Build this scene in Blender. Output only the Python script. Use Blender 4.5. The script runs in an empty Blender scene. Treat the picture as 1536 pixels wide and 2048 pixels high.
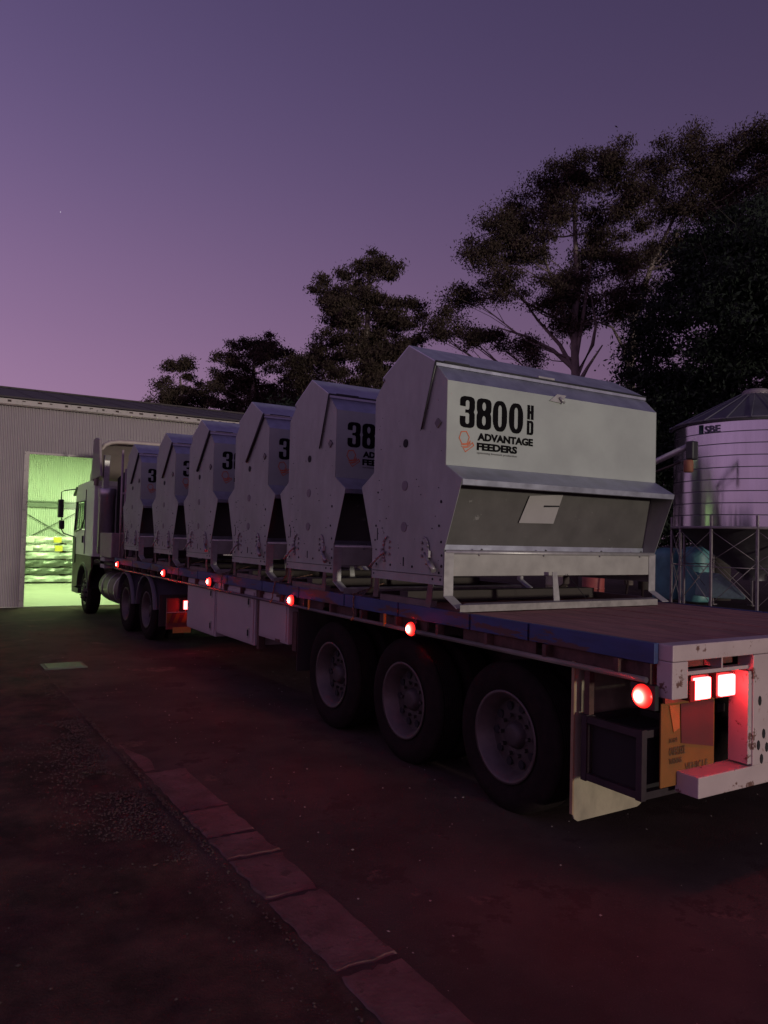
import bpy, bmesh, math, random
import numpy as np
from mathutils import Vector, Matrix
random.seed(7); RNG = np.random.default_rng(11)
SC = bpy.context.scene; COL = SC.collection
PI = math.pi

# ------------------------------------------------------------ camera, sky, stand-in yard lamp, exposure
CX, CY, CZ = -3.399, -2.653, 1.811
YAW, PITCH, ROLL, FPX = 0.55199, 0.0320, 0.0247, 1538.8
fw = Vector((math.sin(YAW)*math.cos(PITCH), math.cos(YAW)*math.cos(PITCH), math.sin(PITCH)))
rt0 = Vector((math.cos(YAW), -math.sin(YAW), 0)); up0 = rt0.cross(fw)
rt = rt0*math.cos(ROLL) + up0*math.sin(ROLL); up = -rt0*math.sin(ROLL) + up0*math.cos(ROLL)
cd = bpy.data.cameras.new('camera'); cam = bpy.data.objects.new('camera', cd); COL.objects.link(cam)
cam.matrix_world = Matrix(((rt.x, up.x, -fw.x, CX), (rt.y, up.y, -fw.y, CY), (rt.z, up.z, -fw.z, CZ), (0, 0, 0, 1)))
cd.sensor_fit = 'HORIZONTAL'; cd.sensor_width = 36; cd.lens = FPX/1536*36; cd.clip_end = 3000; cd.clip_start = .05
SC.camera = cam

w = bpy.data.worlds.new('World'); SC.world = w; w.use_nodes = True
nt = w.node_tree; nt.nodes.clear()
LAMP_EL, LAMP_AZ = math.radians(2.2), math.radians(176.5)      # azimuth the light comes from, clockwise from +Y
tc = nt.nodes.new('ShaderNodeTexCoord'); sep = nt.nodes.new('ShaderNodeSeparateXYZ')
nt.links.new(tc.outputs['Generated'], sep.inputs[0])
rmp = nt.nodes.new('ShaderNodeValToRGB'); cr = rmp.color_ramp; cr.interpolation = 'B_SPLINE'
stops = [(0.0, (.34, .20, .30)), (.10, (.335, .195, .32)), (.24, (.245, .146, .275)), (.42, (.130, .090, .205)),
         (.60, (.078, .056, .140)), (1.0, (.048, .037, .100))]
cr.elements[0].position = 0; cr.elements[0].color = (*stops[0][1], 1)
cr.elements[1].position = 1; cr.elements[1].color = (*stops[-1][1], 1)
for p, c in stops[1:-1]:
    e = cr.elements.new(p); e.color = (*c, 1)
nt.links.new(sep.outputs['Z'], rmp.inputs[0])
# afterglow stronger towards the west (-X); raised further there to light the feeder ends
mx = nt.nodes.new('ShaderNodeMapRange'); mx.inputs['From Min'].default_value = -1; mx.inputs['From Max'].default_value = 1
mx.inputs['To Min'].default_value = 1.85; mx.inputs['To Max'].default_value = .42
nt.links.new(sep.outputs['X'], mx.inputs['Value'])
bg1 = nt.nodes.new('ShaderNodeBackground'); nt.links.new(rmp.outputs[0], bg1.inputs[0]); nt.links.new(mx.outputs[0], bg1.inputs[1])
sky = nt.nodes.new('ShaderNodeTexSky'); sky.sky_type = 'NISHITA'; sky.sun_disc = False
sky.sun_elevation = math.radians(-4); sky.sun_rotation = math.radians(270)
bg2 = nt.nodes.new('ShaderNodeBackground'); bg2.inputs[1].default_value = .05; nt.links.new(sky.outputs[0], bg2.inputs[0])
ad = nt.nodes.new('ShaderNodeAddShader'); wo = nt.nodes.new('ShaderNodeOutputWorld')
nt.links.new(bg1.outputs[0], ad.inputs[0]); nt.links.new(bg2.outputs[0], ad.inputs[1]); nt.links.new(ad.outputs[0], wo.inputs[0])

sl = bpy.data.lights.new('sun', 'SUN'); sl.energy = 1.35; sl.angle = math.radians(2.5); sl.color = (1.0, .94, .79)  # parallel light standing in for an unseen yard lamp behind the camera
so = bpy.data.objects.new('sun', sl); COL.objects.link(so)
sd = Vector((math.sin(LAMP_AZ)*math.cos(LAMP_EL), math.cos(LAMP_AZ)*math.cos(LAMP_EL), math.sin(LAMP_EL)))
so.rotation_euler = sd.to_track_quat('Z', 'Y').to_euler(); so.location = (0, -20, 8)
SC.view_settings.view_transform = 'Standard'; SC.view_settings.look = 'None'
SC.view_settings.exposure = 0; SC.view_settings.gamma = 1; SC.view_settings.use_curve_mapping = False
SC.cycles.use_denoising = True; SC.cycles.max_bounces = 6; SC.cycles.sample_clamp_indirect = 4

# ------------------------------------------------------------ helpers
def at(px, py, dist):
    """world point that lies DIST metres (horizontally) away along the photograph's sight line"""
    d = fw + rt*((px-768)/FPX) - up*((py-1024)/FPX)
    return Vector((CX, CY, CZ)) + d*(dist/math.hypot(d.x, d.y))

def ground_z(x, y):
    t = min(max((y-8)/9, 0), 1); t = t*t*(3-2*t)
    return -.12*t

MATS = {}
def mat(name, col, rough=.6, metal=0., var=.25, scale=6., bump=.0, bscale=60., col2=None, spots=None, emit=None, estr=0., detail=6., stretch=None, lo=.35, hi=.65, alpha=None):
    if name in MATS: return MATS[name]
    m = bpy.data.materials.new(name); m.use_nodes = True; n = m.node_tree.nodes; l = m.node_tree.links
    b = n['Principled BSDF']; b.inputs['Roughness'].default_value = rough; b.inputs['Metallic'].default_value = metal
    t = n.new('ShaderNodeTexCoord'); mp = n.new('ShaderNodeMapping'); l.new(t.outputs['Object'], mp.inputs[0])
    if stretch: mp.inputs['Scale'].default_value = stretch
    no = n.new('ShaderNodeTexNoise'); no.inputs['Scale'].default_value = scale; no.inputs['Detail'].default_value = detail; no.inputs['Roughness'].default_value = .62
    l.new(mp.outputs[0], no.inputs['Vector'])
    r = n.new('ShaderNodeValToRGB'); l.new(no.outputs['Fac'], r.inputs[0])
    c2 = col2 or tuple(c*(1-var) for c in col)
    r.color_ramp.elements[0].position = lo; r.color_ramp.elements[0].color = (*c2, 1)
    r.color_ramp.elements[1].position = hi; r.color_ramp.elements[1].color = (*col, 1)
    out = r.outputs[0]
    if spots:      # (colour, scale, threshold): wear with a shape of its own
        for sc_, ss, th in spots:
            s = n.new('ShaderNodeTexNoise'); s.inputs['Scale'].default_value = ss; s.inputs['Detail'].default_value = 8; s.inputs['Roughness'].default_value = .7
            l.new(mp.outputs[0], s.inputs['Vector'])
            q = n.new('ShaderNodeValToRGB'); q.color_ramp.elements[0].position = th; q.color_ramp.elements[1].position = th+.03
            l.new(s.outputs['Fac'], q.inputs[0])
            x = n.new('ShaderNodeMix'); x.data_type = 'RGBA'; l.new(q.outputs[0], x.inputs['Factor']); l.new(out, x.inputs['A']); x.inputs['B'].default_value = (*sc_, 1)
            out = x.outputs['Result']
    l.new(out, b.inputs['Base Color'])
    rr = n.new('ShaderNodeMapRange'); rr.inputs['To Min'].default_value = max(rough-.12, .03); rr.inputs['To Max'].default_value = min(rough+.14, 1)
    l.new(no.outputs['Fac'], rr.inputs['Value']); l.new(rr.outputs[0], b.inputs['Roughness'])
    if bump:
        bn = n.new('ShaderNodeTexNoise'); bn.inputs['Scale'].default_value = bscale; bn.inputs['Detail'].default_value = 5; l.new(mp.outputs[0], bn.inputs['Vector'])
        bp = n.new('ShaderNodeBump'); bp.inputs['Strength'].default_value = bump; bp.inputs['Distance'].default_value = .01
        l.new(bn.outputs['Fac'], bp.inputs['Height']); l.new(bp.outputs[0], b.inputs['Normal'])
    if emit:
        b.inputs['Emission Color'].default_value = (*emit, 1); b.inputs['Emission Strength'].default_value = estr
    if alpha is not None:
        b.inputs['Transmission Weight'].default_value = 1-alpha
    MATS[name] = m; return m

class MB:
    def __init__(s): s.v = []; s.f = []; s.sm = []
    def add(s, vs, fs, smooth=False):
        o = len(s.v); s.v += [tuple(v) for v in vs]; s.f += [tuple(i+o for i in f) for f in fs]; s.sm += [smooth]*len(fs); return s
    def box(s, x0, x1, y0, y1, z0, z1, M=None):
        vs = [Vector((x, y, z)) for z in (z0, z1) for y in (y0, y1) for x in (x0, x1)]
        if M: vs = [M @ v for v in vs]
        return s.add(vs, [(0, 2, 3, 1), (4, 5, 7, 6), (0, 1, 5, 4), (2, 6, 7, 3), (0, 4, 6, 2), (1, 3, 7, 5)])
    def prism(s, pts, a0, a1, axis='x'):
        """closed polygon extruded along AXIS; pts are the two other coordinates in order"""
        n = len(pts)
        def P(p, a):
            if axis == 'x': return (a, p[0], p[1])
            if axis == 'y': return (p[0], a, p[1])
            return (p[0], p[1], a)
        vs = [P(p, a0) for p in pts] + [P(p, a1) for p in pts]
        fs = [tuple(range(n))[::-1], tuple(range(n, 2*n))] + [(i, (i+1) % n, n+(i+1) % n, n+i) for i in range(n)]
        return s.add(vs, fs)
    def sheet(s, pts, a0, a1, t=.004, axis='x'):
        """open polyline of sheet metal, thickness t, extruded along AXIS"""
        q = []
        for i, p in enumerate(pts):
            a = Vector(pts[max(i-1, 0)]); b = Vector(pts[min(i+1, len(pts)-1)]); d = (b-a).normalized()
            q.append((p[0]-d.y*t, p[1]+d.x*t))
        for i in range(len(pts)-1):
            s.prism([pts[i], pts[i+1], q[i+1], q[i]], a0, a1, axis)
        return s
    def tube(s, path, r, n=8, cap=True):
        path = [Vector(p) for p in path]; k = len(path); rs = r if isinstance(r, (list, tuple)) else [r]*k
        vs = []
        for i, p in enumerate(path):
            d = (path[min(i+1, k-1)]-path[max(i-1, 0)]).normalized()
            a = d.cross(Vector((0, 0, 1)) if abs(d.z) < .9 else Vector((1, 0, 0))).normalized(); b = d.cross(a)
            vs += [p+(a*math.cos(2*PI*j/n)+b*math.sin(2*PI*j/n))*rs[i] for j in range(n)]
        fs = [(i*n+j, i*n+(j+1) % n, (i+1)*n+(j+1) % n, (i+1)*n+j) for i in range(k-1) for j in range(n)]
        s.add(vs, fs, True)
        if cap: s.add(vs[:n], [tuple(range(n))]); s.add(vs[-n:], [tuple(range(n))[::-1]])
        return s
    def lathe(s, prof, c, axis='x', n=32, a0=0., a1=2*PI, smooth=True):
        """profile (along axis, radius) turned round AXIS through c"""
        full = abs(a1-a0-2*PI) < 1e-6; m = n if full else n+1
        vs = []
        for (h, r) in prof:
            for j in range(m):
                t = a0+(a1-a0)*j/n; ca, sa = math.cos(t)*r, math.sin(t)*r
                p = (h, ca, sa) if axis == 'x' else ((ca, h, sa) if axis == 'y' else (ca, sa, h))
                vs.append((c[0]+p[0], c[1]+p[1], c[2]+p[2]))
        fs = []
        for i in range(len(prof)-1):
            for j in range(n):
                j2 = (j+1) % m
                fs.append((i*m+j, i*m+j2, (i+1)*m+j2, (i+1)*m+j))
        return s.add(vs, fs, smooth)
    def disc(s, c, r, axis='x', h=.004, n=14, sq=1.):
        pts = [(math.cos(2*PI*j/n)*r, math.sin(2*PI*j/n)*r*sq) for j in range(n)]
        o = {'x': (c[1], c[2]), 'y': (c[0], c[2]), 'z': (c[0], c[1])}[axis]; a = {'x': c[0], 'y': c[1], 'z': c[2]}[axis]
        return s.prism([(p[0]+o[0], p[1]+o[1]) for p in pts], a, a+h, axis)
    def build(s, name, m, parent=None, kind=None, label=None, bevel=0., loc=None):
        me = bpy.data.meshes.new(name); off = Vector((0, 0, 0))
        if parent is not None and not parent.get('_local'): off = world_off(parent)
        if loc is not None: off = Vector(loc)
        me.from_pydata([(v[0]-off.x, v[1]-off.y, v[2]-off.z) for v in s.v], [], s.f)
        me.polygons.foreach_set('use_smooth', s.sm)
        bm = bmesh.new(); bm.from_mesh(me)
        bmesh.ops.remove_doubles(bm, verts=bm.verts, dist=1e-5)
        bmesh.ops.recalc_face_normals(bm, faces=bm.faces)
        if bevel: bmesh.ops.bevel(bm, geom=[e for e in bm.edges if len(e.link_faces) == 2 and e.calc_face_angle(0) > .5], offset=bevel, segments=2, affect='EDGES', profile=.6)
        bm.to_mesh(me); bm.free(); me.materials.append(m)
        o = bpy.data.objects.new(name, me); COL.objects.link(o)
        if parent is not None: o.parent = parent
        if loc is not None: o.location = loc
        if kind: o['kind'] = kind
        if label: o['label'] = label
        return o

OFFS = {}
def world_off(p):
    o = Vector((0, 0, 0))
    while p is not None: o = o + Vector(p.location); p = p.parent
    return o
def thing(name, label, cat, loc=(0, 0, 0), rz=0., group=None):
    o = bpy.data.objects.new(name, None); COL.objects.link(o); o.location = loc; o.rotation_euler = (0, 0, rz); o.empty_display_size = .2
    return tag(o, label, cat, group)
def tag(o, label, cat, group=None):
    o['label'] = label; o['category'] = cat
    if group: o['group'] = group
    return o
def copy_tree(o, parent=None):
    c = o.copy(); COL.objects.link(c); c.parent = parent
    for ch in [x for x in o.children]: copy_tree(ch, c)
    return c

def corrugated(width, height, pitch=.076, amp=.009, seg=5):
    """corrugated sheet in the XZ plane, ribs vertical, thin solid"""
    n = int(width/pitch*seg)
    mb = MB(); vs = []; 
    for i in range(n+1):
        x = width*i/n; y = amp*math.sin(2*PI*x/pitch)
        for z in (0, height): vs.append((x, y, z))
    for i in range(n+1):
        x = width*i/n; y = amp*math.sin(2*PI*x/pitch)+.002
        for z in (0, height): vs.append((x, y, z))
    k = 2*(n+1)
    fs = [(2*i, 2*i+2, 2*i+3, 2*i+1) for i in range(n)] + [(k+2*i, k+2*i+1, k+2*i+3, k+2*i+2) for i in range(n)]
    mb.add(vs, fs, True); return mb

def glyph_mesh(name, loops_list, to3d, m, parent, label=None, depth=.0015):
    """filled flat shapes with holes (2D poly loops) placed by to3d(x, z)"""
    cu = bpy.data.curves.new(name, 'CURVE'); cu.dimensions = '2D'; cu.fill_mode = 'BOTH'; cu.extrude = depth/2
    for lp in loops_list:
        sp = cu.splines.new('POLY'); sp.points.add(len(lp)-1); sp.use_cyclic_u = True
        for i, p in enumerate(lp): sp.points[i].co = (p[0], p[1], 0, 1)
    o = bpy.data.objects.new(name, cu); COL.objects.link(o)
    me = bpy.data.meshes.new_from_object(o); bpy.data.objects.remove(o); bpy.data.curves.remove(cu)
    for v in me.vertices: v.co = to3d(v.co.x, v.co.y, v.co.z)
    me.materials.append(m); me.name = name
    q = bpy.data.objects.new(name, me); COL.objects.link(q); q.parent = parent
    if label: q['label'] = label
    return q
def text_mesh(name, body, box, to3d, m, parent, bold=.02, extrude=.0007):
    """built-in lettering scaled into box (x0, x1, z0, z1)"""
    cu = bpy.data.curves.new(name, 'FONT'); cu.body = body; cu.size = 1; cu.offset = bold; cu.extrude = extrude; cu.resolution_u = 3
    o = bpy.data.objects.new(name, cu); COL.objects.link(o)
    me = bpy.data.meshes.new_from_object(o); bpy.data.objects.remove(o); bpy.data.curves.remove(cu)
    xs = [v.co.x for v in me.vertices]; ys = [v.co.y for v in me.vertices]
    sx = (box[1]-box[0])/(max(xs)-min(xs)); sy = (box[3]-box[2])/(max(ys)-min(ys)); mx_, my_ = min(xs), min(ys)
    for v in me.vertices: v.co = to3d(box[0]+(v.co.x-mx_)*sx, box[2]+(v.co.y-my_)*sy, v.co.z)
    me.materials.append(m); me.name = name
    q = bpy.data.objects.new(name, me); COL.objects.link(q); q.parent = parent; return q

# ------------------------------------------------------------ materials
asphalt = mat('asphalt', (.086, .060, .050), .9, var=.42, scale=1.1, bump=.8, bscale=90, spots=[((.150, .105, .09), 150., .62), ((.20, .15, .13), 60., .70), ((.058, .037, .031), 1.9, .56), ((.115, .075, .062), .9, .61)])
dirt = mat('gravelly_dirt', (.055, .036, .028), .95, var=.5, scale=2.2, bump=1., bscale=45)
concrete = mat('edging_concrete', (.175, .10, .09), .95, var=.42, scale=4, bump=1., bscale=45, spots=[((.10, .062, .054), 9., .58), ((.20, .13, .12), 60., .70)])
slab_m = mat('shed_floor_concrete', (.42, .42, .36), .55, var=.2, scale=1.5)
clad = mat('grey_cladding', (.27, .225, .245), .5, .1, var=.14, scale=1.2, spots=[((.22, .16, .16), 5., .70)])
clad_in = mat('pale_inner_cladding', (.62, .66, .60), .55, .05, var=.08, scale=1.)
roof_m = mat('dark_roofing', (.055, .042, .045), .8, var=.3, scale=2)
trim_m = mat('pale_trim', (.34, .28, .28), .5, var=.3, scale=4, spots=[((.08, .06, .06), 14., .60)])
steel_g = mat('green_grey_steel', (.22, .25, .22), .5, .2)
galv = mat('galvanised_sheet', (.50, .51, .59), .42, .85, var=.22, scale=7, bump=.25, bscale=4., spots=[((.36, .34, .34), 30., .66)])
galv_e = mat('galvanised_end_sheet', (.315, .325, .30), .5, .2, var=.26, scale=4, bump=.6, bscale=3.5, spots=[((.29, .255, .24), 26., .70), ((.33, .28, .25), 5., .62)], stretch=(1, 1, .5))
galv_b = mat('bright_galvanised', (.40, .38, .37), .4, .4, var=.2, scale=14)
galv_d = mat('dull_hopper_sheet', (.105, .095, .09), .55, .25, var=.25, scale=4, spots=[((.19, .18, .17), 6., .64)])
panel_m = mat('cream_sign_panel', (.40, .43, .39), .38, .25, var=.13, scale=2.2, bump=.2, bscale=3.)
ink = mat('black_lettering', (.006, .005, .006), .9)
orange = mat('orange_print', (.62, .15, .06), .6)
dark = mat('dark_hole', (.012, .010, .012), .9)
seal = mat('black_rubber_seal', (.02, .018, .022), .7)
paper = mat('white_plate', (.32, .295, .29), .6, var=.1)
blue = mat('chipped_blue_paint', (.034, .052, .155), .6, .1, var=.35, scale=10, spots=[((.075, .032, .032), 4., .53), ((.045, .03, .03), 25., .66)], stretch=(1, .35, 2))
rust = mat('rusty_frame', (.10, .045, .038), .75, .2, var=.5, scale=9, bump=.3, bscale=50)
rail_m = mat('worn_rope_rail', (.085, .06, .085), .55, .3, var=.5, scale=10, stretch=(1, .3, 1))
deckw = mat('weathered_deck', (.38, .17, .13), .75, var=.45, scale=7, bump=.5, bscale=35, stretch=(3, .35, 3), spots=[((.13, .06, .05), 5., .63)])
white_p = mat('chipped_white_paint', (.44, .33, .33), .55, .05, var=.14, scale=4, bump=.15, bscale=20, spots=[((.12, .05, .04), 8., .60), ((.30, .19, .17), 22., .64), ((.10, .045, .035), 40., .70)])
boxw = mat('toolbox_white', (.36, .29, .30), .5, .1, var=.12, scale=3, spots=[((.26, .19, .19), 6., .66)])
rubber = mat('tyre_rubber', (.018, .012, .012), .85, var=.4, scale=12, bump=.3, bscale=60)
rim_m = mat('dusty_rim', (.095, .073, .07), .5, .35, var=.3, scale=8)
flap_m = mat('dirty_cream_flap', (.34, .28, .20), .8, var=.4, scale=5, stretch=(1, 1, .6))
chass = mat('dark_chassis', (.035, .018, .018), .7, .2, var=.4)
yellow = mat('marker_yellow', (.20, .070, .008), .7, var=.2)
redp = mat('marker_red', (.10, .010, .014), .7, var=.2)
cabw = mat('cab_white', (.64, .61, .56), .35, .05, var=.06, scale=1.5)
cab_low = mat('cab_lower_brown', (.06, .028, .028), .5, var=.3)
blackp = mat('black_plastic', (.015, .014, .016), .5)
glass = mat('cab_glass', (.30, .42, .30), .05, alpha=.05)
chrome = mat('stainless_shield', (.42, .38, .40), .32, .7, var=.12, scale=12)
grey_pl = mat('grey_mudguard', (.10, .085, .11), .6, var=.2)
silo_m = mat('silo_galvanised', (.40, .40, .45), .15, .97, var=.22, scale=4, stretch=(1.5, 1.5, .12))
silo_r = mat('silo_roof_sheet', (.17, .165, .19), .45, .6, var=.15, scale=2)
silo_leg = mat('silo_leg_steel', (.24, .20, .21), .5, .3)
teal = mat('teal_poly', (.10, .26, .27), .5, var=.35, scale=2.2)
leafm = mat('eucalyptus_leaf', (.062, .044, .034), .9, var=.5, scale=.5)
leafm2 = mat('dark_fig_leaf', (.022, .028, .022), .75, var=.45, scale=.8)
barkm = mat('pale_bark', (.20, .15, .14), .8, var=.4, scale=3)
barkd = mat('dark_bark', (.05, .038, .035), .9)
for m_ in (rubber, leafm, leafm2, asphalt, ink, concrete): m_.node_tree.nodes['Principled BSDF'].inputs['Specular IOR Level'].default_value = .08

# ------------------------------------------------------------ the setting: ground
def axis_pts(lo, hi, fine0, fine1, step):
    a = list(np.arange(fine0, fine1, step)); o = []; d = step; x = fine0
    while x > lo: d *= 1.35; x -= d; o.append(max(x, lo))
    o = o[::-1] + a; d = step; x = fine1
    o.append(x)
    while x < hi: d *= 1.35; x += d; o.append(min(x, hi))
    return o
def hnoise(x, y, s, seed=0.):
    from mathutils import noise
    return noise.noise(Vector((x*s+seed, y*s-seed, seed*.37)))
xs = axis_pts(-350, 420, -5.5, 3.2, .085); ys = axis_pts(-250, 500, -2.2, 13, .10)
vs = []; 
for y in ys:
    for x in xs:
        z = ground_z(x, y)
        if -8 < x < 4 and -4 < y < 15:
            z += .006*hnoise(x, y, 1.1)
            if x < -1.84:      # uneven verge on the far side of the edging
                k = min((-1.84-x)/.25, 1)
                z += k*(-.022+.020*hnoise(x, y, 1.6, 3)+.012*hnoise(x, y, 6, 9)+.004*hnoise(x, y, 15, 5))
        vs.append((x, y, z))
nx = len(xs); mb = MB(); mb.v = vs
mb.f = [(j*nx+i, j*nx+i+1, (j+1)*nx+i+1, (j+1)*nx+i) for j in range(len(ys)-1) for i in range(nx-1)]; mb.sm = [True]*len(mb.f)
# one ground sheet: asphalt, turning into gravelly dirt beyond the concrete edging
gm = asphalt.copy(); gm.name = 'ground_surface'; n = gm.node_tree.nodes; l = gm.node_tree.links
bs = n['Principled BSDF']; src = bs.inputs['Base Color'].links[0].from_socket
tcn = n.new('ShaderNodeTexCoord'); sx = n.new('ShaderNodeSeparateXYZ'); l.new(tcn.outputs['Object'], sx.inputs[0])
nz = n.new('ShaderNodeTexNoise'); nz.inputs['Scale'].default_value = 2.2; nz.inputs['Detail'].default_value = 9; nz.inputs['Roughness'].default_value = .7; l.new(tcn.outputs['Object'], nz.inputs['Vector'])
dr = n.new('ShaderNodeValToRGB'); l.new(nz.outputs['Fac'], dr.inputs[0])
dr.color_ramp.elements[0].position = .38; dr.color_ramp.elements[0].color = (.036, .024, .018, 1)
dr.color_ramp.elements[1].position = .68; dr.color_ramp.elements[1].color = (.115, .062, .045, 1)
ma = n.new('ShaderNodeMath'); ma.operation = 'MULTIPLY_ADD'; ma.inputs[1].default_value = .9; l.new(nz.outputs['Fac'], ma.inputs[0]); l.new(sx.outputs['X'], ma.inputs[2])
mr = n.new('ShaderNodeMapRange'); mr.inputs['From Min'].default_value = -1.50; mr.inputs['From Max'].default_value = -1.28; mr.inputs['To Min'].default_value = 1; mr.inputs['To Max'].default_value = 0
l.new(ma.outputs[0], mr.inputs['Value'])
mixn = n.new('ShaderNodeMix'); mixn.data_type = 'RGBA'; l.new(mr.outputs[0], mixn.inputs['Factor']); l.new(src, mixn.inputs['A']); l.new(dr.outputs[0], mixn.inputs['B'])
l.new(mixn.outputs['Result'], bs.inputs['Base Color'])
mb.build('ground', gm, kind='structure')

# concrete edging: a broken line of slabs set flush with the yard
edge = thing('concrete_edging', 'cracked pinkish concrete edging strip running along the dark yard', 'edging')
cuts = [-6.2, -4.6, -3.3, -1.9, -.95, .17, .90, 1.43, 1.78, 2.28, 3.22, 4.1, 5.25]
for i in range(len(cuts)-1):
    y0, y1 = cuts[i]+.012+.01*random.random(), cuts[i+1]-.012-.01*random.random()
    nseg = max(4, int((y1-y0)/.045)); L = []; Rr = []
    for k in range(nseg+1):
        y = y0+(y1-y0)*k/nseg
        c = .012 if 0 < k < nseg else .03
        L.append((-1.835+c*hnoise(y, 1, 9)*1.5+.006*random.random(), y+(.022*hnoise(y, 4+i, 3) if k in (0, nseg) else 0)))
        Rr.append((-1.535+c*hnoise(y, 7, 8)*1.4+.006*random.random(), y+(.03*hnoise(y, 9+i, 3) if k in (0, nseg) else 0)))
    # jagged broken ends
    end0 = [(-1.535-.3*j/8, y0+.022*hnoise(j, i, .9)) for j in range(1, 8)]
    end1 = [(-1.835+.3*j/8, y1+.022*hnoise(j, i+5, .9)) for j in range(1, 8)]
    ring = Rr[::-1][::-1]
    ring = Rr + end1[::-1] + L[::-1] + end0[::-1]
    b = MB(); tz = (.008+.003*random.random()) if y1 < 3 else (.003 if y1 < 4 else -.001)
    tz += ground_z(0, y0)
    n_ = len(ring); cxy = (sum(p[0] for p in ring)/n_, sum(p[1] for p in ring)/n_)
    inner = [(p[0]+(cxy[0]-p[0])*.045, p[1]+(.012 if p[1] < cxy[1] else -.012)) for p in ring]
    tilt = (random.random()-.5)*.006
    vv = [(p[0], p[1], -.06) for p in ring]+[(p[0], p[1], tz-.010+tilt*(p[0]+1.68)/.15) for p in ring]+[(p[0], p[1], tz+tilt*(p[0]+1.68)/.15) for p in inner]
    ff = [(j, (j+1) % n_, n_+(j+1) % n_, n_+j) for j in range(n_)]+[(n_+j, n_+(j+1) % n_, 2*n_+(j+1) % n_, 2*n_+j) for j in range(n_)]+[tuple(range(2*n_, 3*n_))]
    b.add(vv, ff); b.build('edging_slab', concrete, edge)

def pebbles(name, pts, rmin, rmax, m, seed):
    rs = np.random.default_rng(seed); V = []; F = []
    base = np.array([(1, 0, 0), (-1, 0, 0), (0, 1, 0), (0, -1, 0), (0, 0, 1), (0, 0, -1)], float)
    tri = [(0, 2, 4), (2, 1, 4), (1, 3, 4), (3, 0, 4), (2, 0, 5), (1, 2, 5), (3, 1, 5), (0, 3, 5)]
    for (x, y) in pts:
        r = rmin+(rmax-rmin)*rs.random()**2; o = len(V)
        q = base*r*(.6+.8*rs.random((6, 1)))*np.array([1, 1, .6]); a = rs.random()*6.28
        c, s = math.cos(a), math.sin(a)
        z = ground_z(x, y)+(-.012 if x < -1.9 else .004)
        V += [(x+p[0]*c-p[1]*s, y+p[0]*s+p[1]*c, z+p[2]) for p in q]; F += [tuple(o+i for i in t) for t in tri]
    b = MB(); b.v = V; b.f = F; b.sm = [False]*len(F); return b.build(name, m, kind='stuff')
stone_m = mat('loose_stone', (.088, .058, .048), .9, var=.55, scale=3)
pts = []
while len(pts) < 7500:
    x = -1.86-abs(RNG.normal(0, .28)); y = RNG.uniform(1.6, 5.2)
    if hnoise(x, y, 1.3, 2) > -.12: pts.append((x, y))
for _ in range(2600): pts.append((-1.87-abs(RNG.normal(0, .10)), RNG.uniform(-2, 8)))
for _ in range(1500): pts.append((RNG.uniform(-5.5, -1.9), RNG.uniform(-2, 9)))
tag(pebbles('gravel', pts, .002, .010, stone_m, 3), 'loose gravel scattered over the dirt along the concrete edging', 'gravel')
pts = [(RNG.uniform(-1.5, 2.5), RNG.uniform(-2.4, 9)) for _ in range(420)]
tag(pebbles('grit', pts, .003, .009, mat('pale_grit', (.26, .21, .19), .8), 4), 'sparse pale grit lying on the dark yard beside the trailer', 'gravel')

# drain cover lying in the yard
t = thing('drain_cover', 'flat rectangular metal drain cover set in the yard, catching green light', 'drain cover', (-1.6, 8.2, ground_z(0, 8.2)))
MB().box(-1.86, -1.34, 7.99, 8.45, .002, .012).build('cover_frame', mat('drain_frame', (.05, .06, .05), .7), t)
for k in range(7):
    MB().box(-1.82, -1.38, 8.03+k*.058, 8.065+k*.058, .012, .020).build('grate_bar', mat('drain_steel', (.06, .07, .055), .6, .3), t)

# ------------------------------------------------------------ shed
WY = 17.9; DX0, DX1, DH = -.98, 3.75, 3.62; GZ = -.12; EZ = 4.80
shed = thing('metal_shed', 'long corrugated grey shed with an open doorway lit green inside', 'shed', (0, WY, GZ))
SH = .76
def sheets(x0, x1, z0, z1, y, m, flip=False, name='cladding_sheet', cache={}):
    n = max(1, round((x1-x0)/SH)); wd = (x1-x0)/n
    for i in range(n):
        key = (round(wd, 3), round(z1-z0, 3), m.name)
        if key not in cache:
            o = corrugated(wd, z1-z0, wd/10, .021).build(name, m, shed); cache[key] = o.data
            # build() subtracts the parent's offset; undo it for a shared local mesh
            for v in o.data.vertices: v.co += world_off(shed)
        else:
            o = bpy.data.objects.new(name, cache[key]); COL.objects.link(o); o.parent = shed
        o.location = Vector((x0+i*wd, y+(.003 if i % 2 else 0), z0))-world_off(shed)
sheets(-14.66, DX0, GZ, EZ, WY, clad)
sheets(DX0, DX1, DH, EZ, WY, clad)
sheets(DX1, 6.8, GZ, EZ, WY, clad)
MB().box(DX0-.10, DX0+.012, WY-.035, WY-.012, GZ, DH+.06).build('door_jamb', trim_m, shed)
MB().box(DX1-.012, DX1+.10, WY-.035, WY-.012, GZ, DH+.06).build('door_jamb', trim_m, shed)
MB().box(DX0+.012, DX1-.012, WY-.035, WY-.012, DH, DH+.05).build('door_head', trim_m, shed)
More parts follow.
